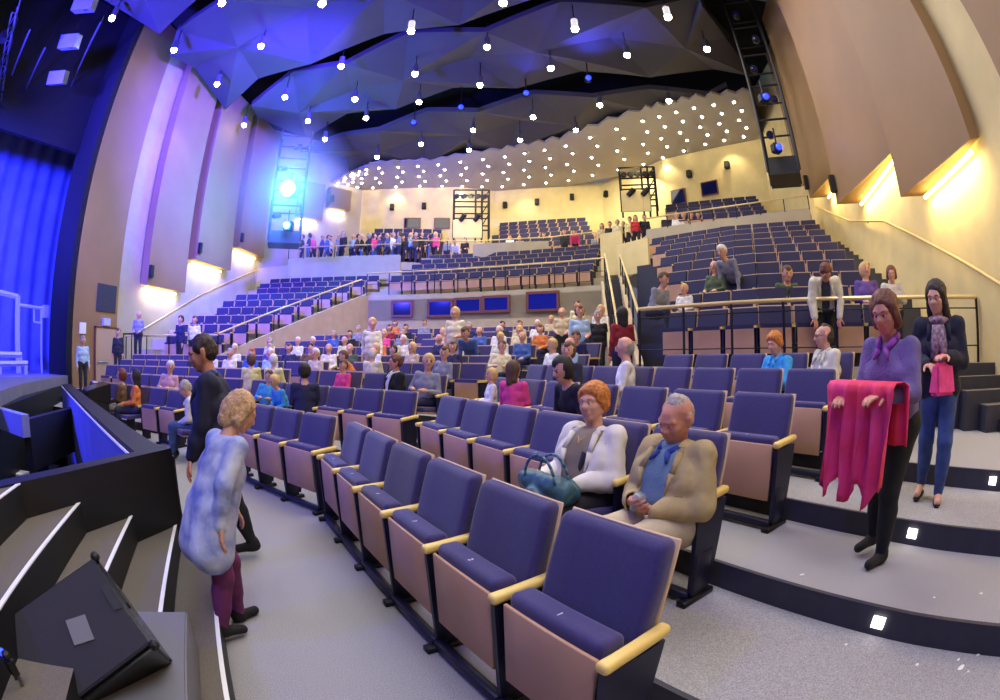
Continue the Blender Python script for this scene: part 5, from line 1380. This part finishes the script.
# 5-6 the pair on the side aisle steps
p = atz(866, 560, .30); mauve = mat('mauve_grey_knit', (120, 104, 150), .95, noise=.2, nscale=9, bump=.5, bscale=60); redc = mat('bright_red_cloth', (222, 36, 66), .75, noise=.25, nscale=4, rgb2=(236, 60, 120), bump=.4, bscale=14)
w5, J = near_person('person in mauve knit and black trousers carrying a bright red coat on the steps', (p.x+.06, p.y, .30), rad(-82), 'stand',
    dict(hy=10, hp=12, lean=10, la=(.20, -.45, -1), lf=(-.3, -1, .15), ra=(-.20, -.35, -1), rf=(.25, -1, .1), stride=.18, bulk=1.12), dict(top=mauve, legs=pmat((16, 16, 20)), collar=pmat((150, 70, 160))), 'bob', brownh, SKB, (0, -1, 0), .008, .87)
me = MB(); NXc, NV = 30, 26; ci = me.mi(redc); 
fw = (W(w5, J['lwr'])+W(w5, J['rwr']))/2; lw_ = w5.matrix_basis.inverted() @ fw if False else (J['lwr']+J['rwr'])/2
for layer in (0, 1):
    for v in range(NV+1):
        t_ = v/NV; 
        for u in range(NXc+1):
            x = -.29+.58*u/NXc; f_ = .028*sin(u*.95+1.3*sin(t_*3))+.015*sin(u*2.1+v*.2)
            if t_ < .30: yy, zz, k_ = lw_.y+.085, lw_.z+.06-(.30-t_)*1.1, (.30-t_)/.3
            elif t_ < .42: a_ = pi*(t_-.30)/.12; yy, zz, k_ = lw_.y+.085*cos(a_), lw_.z+.06+.03*sin(a_), 0
            else: yy, zz, k_ = lw_.y-.085-.02*(t_-.42), lw_.z+.06-(t_-.42)*(1.05+.12*sin(u*.6)), min(1, (t_-.42)*3)
            me.v.append((x*(1-.12*t_), yy+f_*(.25+k_)+(.012 if layer else 0)*(1 if t_ < .36 else -1), zz))
base = (NXc+1)*(NV+1)
for l_ in (0, 1):
    for v in range(NV):
        for u in range(NXc):
            q_ = l_*base+v*(NXc+1)+u; me.f.append((q_, q_+1, q_+NXc+2, q_+NXc+1)); me.m.append(ci)
for v in range(NV):
    for u in (0, NXc): q_ = v*(NXc+1)+u; me.f.append((q_, q_+NXc+1, q_+base+NXc+1, q_+base)); me.m.append(ci)
for u in range(NXc):
    for v in (0, NV): q_ = v*(NXc+1)+u; me.f.append((q_, q_+1, q_+base+1, q_+base)); me.m.append(ci)
me = me.mesh('coat', smooth=True); co = obj('coat', me); co.location = w5.location; co.rotation_euler = w5.rotation_euler; co.scale = w5.scale
tag(co, 'bright red and pink coat hanging over the forearms of the person on the steps', 'coat')
p = atz(922, 503, .45); fl_ = mat('floral_scarf', (92, 84, 96), .9, noise=.6, nscale=30, rgb2=(190, 150, 160)); jean = mat('blue_jeans', (56, 76, 128), .85, noise=.2, nscale=12, bump=.3, bscale=60)
w6, J = near_person('long haired woman in dark cardigan, jeans and flat shoes on the upper aisle step', (p.x+.10, p.y+.02, .45), rad(-58), 'stand',
    dict(hy=-15, hp=12, lean=6, la=(.18, -.2, -1), lf=(-.55, -.8, .2), ra=(-.20, -.1, -1), rf=(.5, -.85, 0), stride=.16), dict(top=fl_, jacket=pmat((30, 30, 48)), legs=jean, open=.07, flats=True), 'long', darkh, SK, (0, -.9, -.2), .008, .87)
b = MB(); b.path([J['T'](.07*cos(a_), .0+.085*sin(a_), .49+.01*sin(3*a_)) for a_ in [2*pi*i/12 for i in range(13)]], .034, fl_, 10); b.tube(J['T'](.02, -.11, .46), J['T'](.05, -.15, .14), .034, fl_, 8, r2=.045); b.tube(J['T'](-.03, -.11, .46), J['T'](-.04, -.15, .20), .03, fl_, 8, r2=.042); b.build('scarf', w6, smooth=True)
hp_ = W(w6, J['lwr']+J['lfd']*.08); b = MB(); b.hexa([(-.13, -.05, -.24), (.13, -.05, -.24), (.13, .05, -.24), (-.13, .05, -.24), (-.11, -.03, -.04), (.11, -.03, -.04), (.11, .03, -.04), (-.11, .03, -.04)], pmat((236, 70, 140)))
o = b.build('handbag', bevel=.02); o.location = hp_; tag(o, 'small pink handbag hanging from the hand of the long haired woman', 'bag')
b = MB(); b.path([Vector((.07*cos(pi*i/8), 0, -.045+.06*sin(pi*i/8))) for i in range(9)], .006, pmat((236, 70, 140)), 6); b.build('handle', o)
# 7-10 people in the fifth row and at the rail
turq = mat('turquoise_cardigan', (64, 164, 224), .9, noise=.15, nscale=12, bump=.4, bscale=40)
loc, rz, s_ = seat_spot('S5', 798, .03)
near_person('woman with sandy ginger hair and folded arms in a turquoise cardigan', loc+Vector((0, 0, -.02)), rz+rad(-15), 'sit', dict(hy=10, hp=10, lean=8, la=(.25, -.55, -1), lf=(-.9, -.5, .1), ra=(-.25, -.5, -1), rf=(.9, -.55, .15), bulk=1.1), dict(top=turq, legs=pmat((34, 32, 40)), collar=turq), 'puffy', redh, SK, (0, -1, -.2), .010, .90)
loc, rz, s_ = seat_spot('S5', 850, .03)
o8, J = near_person('balding man with glasses and pale beige jacket at the end of the fifth row', loc, rz+rad(-35), 'sit', dict(hy=-20, hp=8, lean=2, la=(.18, -.2, -1), lf=(-.5, -.85, -.1), bulk=1.1), dict(top=pmat((190, 186, 178)), jacket=pmat((214, 206, 190)), legs=beigetr, open=.05, collar=pmat((210, 206, 196))), 'balding', darkh, SK, (0, -1, 0), .010, .93)
b = MB()
for s in (-1, 1):
    b.path([J['H'](.032*s+.02*cos(a_), -.100, .008+.016*sin(a_)) for a_ in [2*pi*i/10 for i in range(11)]], .002, 'black', 5); b.tube(J['H'](.052*s, -.098, .01), J['H'](.086*s, .0, .014), .002, 'black', 5)
b.build('glasses', o8)
r_ = ray(826, 340); h = Vector((r_.x, r_.y, 0)).normalized()*6.95; h.z = 1.3
near_person('man in cream jacket and dark shirt standing and leaning on the guard rail', h, rad(180-215), 'stand', dict(hy=10, hp=14, lean=50, la=(.22, -.65, -.8), lf=(-.15, -.9, -.5), bulk=1.1), dict(top=pmat((60, 66, 84)), jacket=pmat((222, 214, 190)), legs=pmat((20, 26, 30)), open=.06), 'short', brownh, SKB, (0, -1, -.3), .010, .93)
r_ = ray(895, 340); h = Vector((r_.x, r_.y, 0)).normalized()*7.1; h.z = 1.3
near_person('brown haired woman in white cardigan behind the end of the rail', h, rad(180-225), 'stand', dict(hy=0, hp=10, lean=8, la=(.16, -.3, -1), lf=(-.6, -.7, .2)), dict(top=pmat((210, 200, 184)), legs=pmat((30, 30, 40))), 'bob', brownh, SK, (0, -1, -.2), .010, .80)
# 11 the man in white at the left front, 12 the man in the black suit
loc, rz, s_ = seat_spot('S1', 186, .05)
near_person('old white haired man in white shirt and jeans at left of front row', loc, rz-rad(30), 'sit', dict(hp=22, lean=12, la=(.16, -.3, -1), lf=(-.55, -.8, -.15), bulk=1.1), dict(top=pmat((214, 208, 212)), legs=jean, collar=pmat((214, 208, 212)), shoe=SHOE), 'short', greyh, SK, (0, -1, -.3), .010, .90)
loc, rz, s_ = seat_spot('S3', 405, .03)
near_person('man in black suit and open white shirt turned aside in the third row', loc, rz-rad(25), 'sit', dict(hy=-20, hp=2, lean=0, side=6, la=(.2, -.2, -1), lf=(-.5, -.85, -.1), bulk=1.15), dict(top=pmat((232, 230, 228)), jacket=pmat((20, 20, 24)), legs=pmat((20, 20, 26)), open=.06, collar=pmat((232, 230, 228))), 'short', brownh, SKB, (0, -1, 0), .009, .95)
# paper crumbs trodden into the carpet of the side aisle
rr = random.Random(5); V_ = [(980, 640), (972, 652), (961, 668), (968, 672), (958, 660), (934, 598), (907, 635), (917, 665), (846, 645), (802, 575), (978, 655), (981, 594), (899, 636), (920, 640)]
b = MB()
for i, (x, y) in enumerate(V_):
    z = .15 if y > 615 else .30; p = atz(x, y, z); r0 = .006+.012*(1 if x in (980, 972, 961, 968, 978) else .3)*rr.random()
    b.prism([(p.x+r0*(.6+.6*rr.random())*cos(2*pi*j/7)*1.5, p.y+r0*(.6+.6*rr.random())*sin(2*pi*j/7)) for j in range(7)], z, z+.004, 'paper')
tag(b.build('paper_crumbs'), 'pale scraps of trodden paper on the side aisle carpet', 'litter', None, 'stuff')
# ------------------------------------------------------------------ ceiling spotlights
def lens_mesh(r, m_):
    b = MB(); b.ball((0, 0, 0), r, m_, 10, 6); return b.mesh('lens')
HS = MB(); HS.tube((0, 0, .02), (0, 0, .42), .11, 'metal', 10); HSM = HS.mesh('housing')
HR = MB(); HR.tube((0, 0, .42), (0, 0, 1.2), .02, 'rail', 6); HRM = HR.mesh('hanger_rod')
LM = lens_mesh(.12, 'star'); LS = lens_mesh(.07, 'starsm')
SP = [(112, 18), (174, 50), (217, 84), (244, 125), (261, 46), (285, 97), (308, 121), (325, 139), (322, 4), (341, 66), (355, 99), (366, 118), (411, 31), (415, 74), (419, 102), (421, 144), (377, 157), (480, 85), (487, 47), (503, 3), (473, 130), (469, 150), (533, 117), (520, 140), (551, 68), (575, 29), (576, 130), (600, 105), (627, 55), (668, 17), (669, 101), (707, 49), (222, 3)]
for i, (x, y) in enumerate(SP):
    p = atz(x, y, 12.0 if y > 40 else 11.6)
    side = 'above the blue lit side' if x < 380 else ('above the centre' if x < 560 else 'above the right hand seats')
    col = sum(1 for q in SP if (q[0] < 380) == (x < 380) and (q[0] < 560) == (x < 560) and q[1] > y)+1
    t = thing('ceiling_spotlight', 'bright round ceiling spotlight %s, %s from the rear ceiling' % (side, ORD[col]), 'light', tuple(p), 0, 'spotlights under the folded reflectors')
    obj('housing', HSM, t); obj('lens', LM, t); obj('hanger_rod', HRM, t)
    if i % 2 == 0: lamp('SPOT', 'spot_light', (0, 0, -.12), 260, WARM, None, t, spot_size=rad(100), spot_blend=.5, shadow_soft_size=.12)
n = 0
TR = MB(); TR.tube((0, 0, 0.0), (0, 0, .06), .10, 'scaffold', 10); TRM = TR.mesh('trim_ring')
RW = ['front', 'second', 'middle', 'fourth', 'back']
for j in range(5):
    for i in range(21):
        u = (i+.5+(j % 2)*.25)/21.5; v = .12+.18*j
        p = rc_at(u, v)-Vector((0, 0, .07))
        x, y = proj(p)
        t = thing('downlight', 'small lit downlight in the beige rear ceiling, %s in the %s row' % (ORD[i+1], RW[j]), 'light', tuple(p), 0, 'downlights in the rear ceiling')
        obj('trim_ring', TRM, t); obj('lens', LS, t)
        if j == 4 and i % 3 == 1: lamp('SPOT', 'downlight_beam', (0, 0, -.1), 150, (1, .86, .55), None, t, spot_size=rad(110), spot_blend=.6, shadow_soft_size=.1)
# blue lamps
def fixture(x, y, d, m_, r, label, power=0, col=BLUE, to=None, size=.18, rod=.5):
    p = atd(x, y, d); t = thing('stage_light', label, 'stage light', tuple(p))
    b = MB(); b.box((-size, -size*.6, -size), (size, size*1.2, size), 'black'); b.build('housing', t, bevel=.03)
    b = MB(); b.ball((0, -size*.75, 0), r, m_, 12, 8); b.build('lens', t)
    b = MB(); b.tube((0, 0, size), (0, 0, size+rod), .03, 'rail', 6); b.build('yoke', t)
    if power: lamp('SPOT', 'beam', (0, -size*1.6, 0), power, col, None, t, spot_size=rad(120), spot_blend=.7, shadow_soft_size=.2).rotation_euler = (Vector(to)-p).to_track_quat('-Z', 'Y').to_euler()
    return t
def hang(label, x0, x1, yt, yb, d, dep=1.0):
    """open black lighting tower hung by the side wall"""
    a = atd(x0, yb, d); t = thing('lighting_tower', label, 'lighting tower', tuple(a))
    w = (atd(x1, yb, d)-a); w.z = 0; W = w.length; w.normalize(); n_ = Vector((-w.y, w.x, 0)); top = atd(x0, yt, d).z-a.z
    if n_.dot(a) < 0: n_ = -n_
    b = MB()
    for i in (0, 1):
        for j in (0, 1):
            q = w*W*i+n_*dep*j; b.tube(q, q+Vector((0, 0, top)), .05, 'black', 6)
    b.build('upright_frame', t)
    b = MB(); b.hexa([Vector((0, 0, -.1)), w*W+Vector((0, 0, -.1)), w*W+n_*dep+Vector((0, 0, -.1)), n_*dep+Vector((0, 0, -.1)), Vector((0, 0, .45)), w*W+Vector((0, 0, .45)), w*W+n_*dep+Vector((0, 0, .45)), n_*dep+Vector((0, 0, .45))], 'black'); b.build('base_box', t)
    k = int(top/1.3)
    for i in range(k):
        z = .45+(top-.45)*(i+1)/(k+.3); b = MB()
        b.tube(Vector((0, 0, z)), w*W+Vector((0, 0, z)), .035, 'black', 6); b.tube(Vector((0, 0, z))+n_*dep, w*W+n_*dep+Vector((0, 0, z)), .035, 'black', 6)
        b.tube(Vector((0, 0, z)), n_*dep+Vector((0, 0, z)), .03, 'black', 6); b.build('crossbar', t)
        b = MB(); c = w*W*(.3+.4*(i % 2))+n_*dep*.4+Vector((0, 0, z-.3)); b.tube(c, c+Vector((-.2, -.25, -.12)), .13, 'black', 10); b.ball(c+Vector((-.2, -.25, -.12)), .10, 'paned', 8, 6); b.build('spotlight_head', t)
    return t
hang('dark hanging lighting tower on the far left holding the cyan lamp', 268, 300, 128, 240, 20.5, 1.2)
hang('black hanging lighting tower at the corner beside the yellow panels', 768, 800, -10, 172, 13.2, 1.2)
fixture(290, 190, 20, 'cyanlamp', .34, 'dazzling cyan white stage lamp on the left lighting tower', 1600, (.15, .35, 1), (-7, 10, 9), .3)
fixture(288, 226, 20, 'cyanlamp', .13, 'smaller cyan lamp below the dazzling one', 0, size=.2)
for (x, y, lab, pw) in ((588, 79, 'blue ceiling lamp with halo near the middle of the dark slot', 900), (526, 94, 'small blue lamp in the dark ceiling slot left of the haloed one', 250), (461, 108, 'small blue lamp low in the ceiling slot above the centre', 0), (414, 123, 'leftmost small blue lamp in the ceiling slot', 0)):
    p = atz(x, y, 12.0)
    fixture(x, y, hypot(p.x, p.y), 'bluelamp', .11, lab, pw, BLUE, (p.x+.5, p.y-6, 14), .12, 2.3)
fixture(764, 98, 12.8, 'bluelamp', .10, 'upper blue lamp in the black tower by the yellow wall', 60, BLUE, (2, 3, 10), .14)
fixture(777, 148, 12.8, 'bluelamp', .10, 'lower blue lamp in the black tower by the yellow wall', 60, BLUE, (2, 3, 6), .14)
# scaffold lamp towers at the back wall
def scaff(label, x0, x1, yt, yb, d):
    a = atd(x0, yb, d); t = thing('lamp_scaffold', label, 'scaffold', tuple(a)); q1 = atd(x1, yb, d)-a; W = hypot(q1.x, q1.y); w = Vector((q1.x, q1.y, 0)).normalized(); n_ = Vector((-w.y, w.x, 0)); top = atd(x0, yt, d).z-a.z
    b = MB()
    for i in (0, .62, .8, 1):
        for j in (0, 1): q = w*W*i+n_*.9*j; b.tube(q, q+Vector((0, 0, top)), .05, 'rail', 6)
    for k in range(4):
        z = top*(k+1)/4
        b.tube(Vector((0, 0, z)), w*W+Vector((0, 0, z)), .04, 'rail', 6); b.tube(Vector((0, 0, z))+n_*.9, w*W+n_*.9+Vector((0, 0, z)), .04, 'rail', 6)
        if k < 3: b.tube(w*W*.8+Vector((0, 0, z)), w*W+Vector((0, 0, z+top/4)), .03, 'rail', 6)
    b.build('frame', t)
    for k in range(5):
        b = MB(); c = w*W*(.1+.2*k)+Vector((0, 0, top*.97-.28)); b.tube(c, c+Vector((-.05, -.35, -.15)), .14, 'black', 8); b.build('lamp_head', t)
    for k in range(2):
        b = MB(); c = w*W*(.2+.4*k)+Vector((0, 0, top*.35)); b.tube(c, c+Vector((.25, -.2, .3)), .13, 'black', 8); b.build('lamp_head', t)
    b = MB(); b.hexa([Vector((0, -.05, .0)), w*W*.8+Vector((0, -.05, 0)), w*W*.8+Vector((0, .05, 0)), Vector((0, .05, 0)), Vector((0, -.05, 1.0)), w*W*.8+Vector((0, -.05, 1.0)), w*W*.8+Vector((0, .05, 1.0)), Vector((0, .05, 1.0))], 'creamwarm'); b.build('balustrade', t)
    lamp('POINT', 'work_light', tuple(w*W*.4+Vector((0, -.6, 1.9))), 70, (1, .85, .45), None, t, shadow_soft_size=.2)
scaff('lamp scaffold standing before the back wall left of the centre seats', 453, 489, 190, 238, 24.5)
scaff('lamp scaffold standing at the back right behind a cluster of people', 622, 658, 168, 212, 20.5)
# small black speakers on the back wall
for i, (x, y, lab) in enumerate(((392, 207, 'leftmost of the black speakers on the cream back wall'), (424, 206, 'black wall speaker above the left dark opening'), (505, 205, 'black wall speaker just right of the left scaffold'), (537, 202, 'second black wall speaker right of the left scaffold'), (572, 197, 'black wall speaker above the middle upper seats'), (606, 194, 'black wall speaker just left of the right scaffold'), (689, 174, 'black wall speaker above the right dark opening'), (727, 165, 'rightmost black speaker on the back wall'))):
    d = ray(x, y); h = V2(d.x, d.y); best = None
    for a, b_ in zip(BW, BW[1:]):
        a, b_ = V2(*a), V2(*b_); p = lineint(V2(0, 0), h, a, b_-a); t_ = (p-a).dot(b_-a)/(b_-a).length_squared
        if 0 <= t_ <= 1 and p.dot(h) > 0: best = (p, b_-a)
    p, dr = best; p = p-h.normalized()*.12; z = CAM_H+p.length*d.z/h.length
    b = MB(); b.box((-.13, -.12, -.2), (.13, .12, .2), 'black'); o = b.build('wall_speaker', bevel=.02); o.location = (p.x, p.y, z); o.rotation_euler = (rad(-10), 0, atan2(dr.y, dr.x)); tag(o, lab, 'loudspeaker', 'speakers on the back wall')
# battens, boxes and cables hanging at the upper left
def batten(x0, y0, x1, y1, z, label):
    a, b_ = atz(x0, y0, z), atz(x1, y1, z+.1); t = thing('lighting_bar', label, 'lighting bar', tuple(a), 0, 'metal bars hanging over the stage front')
    b = MB(); b.tube((0, 0, 0), tuple(b_-a), .035, 'metal', 8); b.build('bar', t)
    for s in (.1, .9):
        b = MB(); q = (b_-a)*s; b.tube(q, q+Vector((0, 0, 14.4-z)), .008, 'rail', 4); b.build('cable', t)
batten(101, 22, 70, 89, 10.5, 'longest pale metal bar hanging at the upper left')
batten(45, 48, 22, 99, 9.8, 'pale bar second from the left edge, below the white boxes')
batten(30, 30, 12, 75, 9.6, 'thin faint bar nearest the upper left corner')
for (x, y, lab) in ((85, 4, 'pale loudspeaker box cut by the top edge beside first star lamp'), (58, 78, 'small pale loudspeaker box hanging at the end of the bar'), (70, 42, 'dim blue loudspeaker box hanging behind the long bar')):
    p = atz(x, y, 10.6 if y < 50 else 10.0); b = MB(); mx = Matrix.Rotation(rad(35), 4, 'Z') @ Matrix.Rotation(rad(25), 4, 'X')
    b.box((-.35, -.25, -.22), (.35, .25, .22), 'ledgrey' if y != 42 else 'curtain', mx); b.tube((0, 0, .2), (0, 0, 14.6-p.z), .01, 'rail', 5)
    b.tube(mx @ Vector((.15, -.1, -.225)), mx @ Vector((.15, -.1, -.23)), .07, 'black', 10)
    o = b.build('hanging_speaker'); o.location = p; tag(o, lab, 'loudspeaker')
# tangled truss at the very upper left
t = thing('ceiling_truss', 'dark lighting truss with tangled cables in the upper left corner', 'truss', tuple(atz(12, 12, 10.0)))
b = MB(); r_ = random.Random(3); P0 = Vector((0, 0, 0)); d = (atz(-4, 120, 9)-atz(12, 12, 10.0))
for o_ in (Vector((0, 0, 0)), Vector((.35, 0, 0)), Vector((.15, 0, .35))): b.tube(o_, o_+d, .03, 'metal', 6)
for i in range(9): b.tube(d*(i/9), d*((i+.5)/9)+Vector((.35, 0, 0)), .015, 'metal', 5); b.tube(d*((i+.5)/9)+Vector((.35, 0, 0)), d*((i+1)/9), .015, 'metal', 5)
b.build('chord_frame', t)
b = MB(); b.path([d*(i/14)+Vector((.3+.25*r_.random(), .2*r_.random(), -.1-.3*r_.random())) for i in range(15)], .018, 'rail', 5); b.build('cable', t)
for i in range(4):
    b = MB(); q = d*((i+.5)/4.5)+Vector((.15, -.1, -.35)); b.tube(q, q+Vector((.15, .1, -.3)), .12, 'black', 8); b.build('lamp_head', t)

# haze ball added so the dazzling lamp on the left tower gets a halo
hz = bpy.data.materials.new('halo_haze'); hz.use_nodes = True; nt_ = hz.node_tree; nt_.nodes.clear()
out_ = nt_.nodes.new('ShaderNodeOutputMaterial'); vs_ = nt_.nodes.new('ShaderNodeVolumeScatter'); vs_.inputs['Density'].default_value = .05; vs_.inputs['Anisotropy'].default_value = 0.0; vs_.inputs['Color'].default_value = (.9, .95, 1, 1)
tc_ = nt_.nodes.new('ShaderNodeTexCoord'); ln_ = nt_.nodes.new('ShaderNodeVectorMath'); ln_.operation = 'LENGTH'; mr_ = nt_.nodes.new('ShaderNodeMapRange')
nt_.links.new(tc_.outputs['Object'], ln_.inputs[0]); nt_.links.new(ln_.outputs['Value'], mr_.inputs['Value']); mr_.inputs['From Min'].default_value = .2; mr_.inputs['From Max'].default_value = 3.2; mr_.inputs['To Min'].default_value = .11; mr_.inputs['To Max'].default_value = 0
nt_.links.new(mr_.outputs[0], vs_.inputs['Density']); nt_.links.new(vs_.outputs[0], out_.inputs['Volume']); M['haze'] = hz
b = MB(); b.ball((0, 0, 0), 3.4, 'haze', 20, 12); o = b.build('halo_haze'); pz = atd(290, 190, 19.4); o.location = pz
tag(o, 'added ball of haze giving the dazzling stage lamp a cyan halo', 'haze', None, 'stuff')
lamp('POINT', 'cyan_glow', tuple(atd(290, 190, 19.3)), 1100, (.05, .45, 1), shadow_soft_size=.25)  # unseen point light added to fill the haze ball with cyan
build_seats()
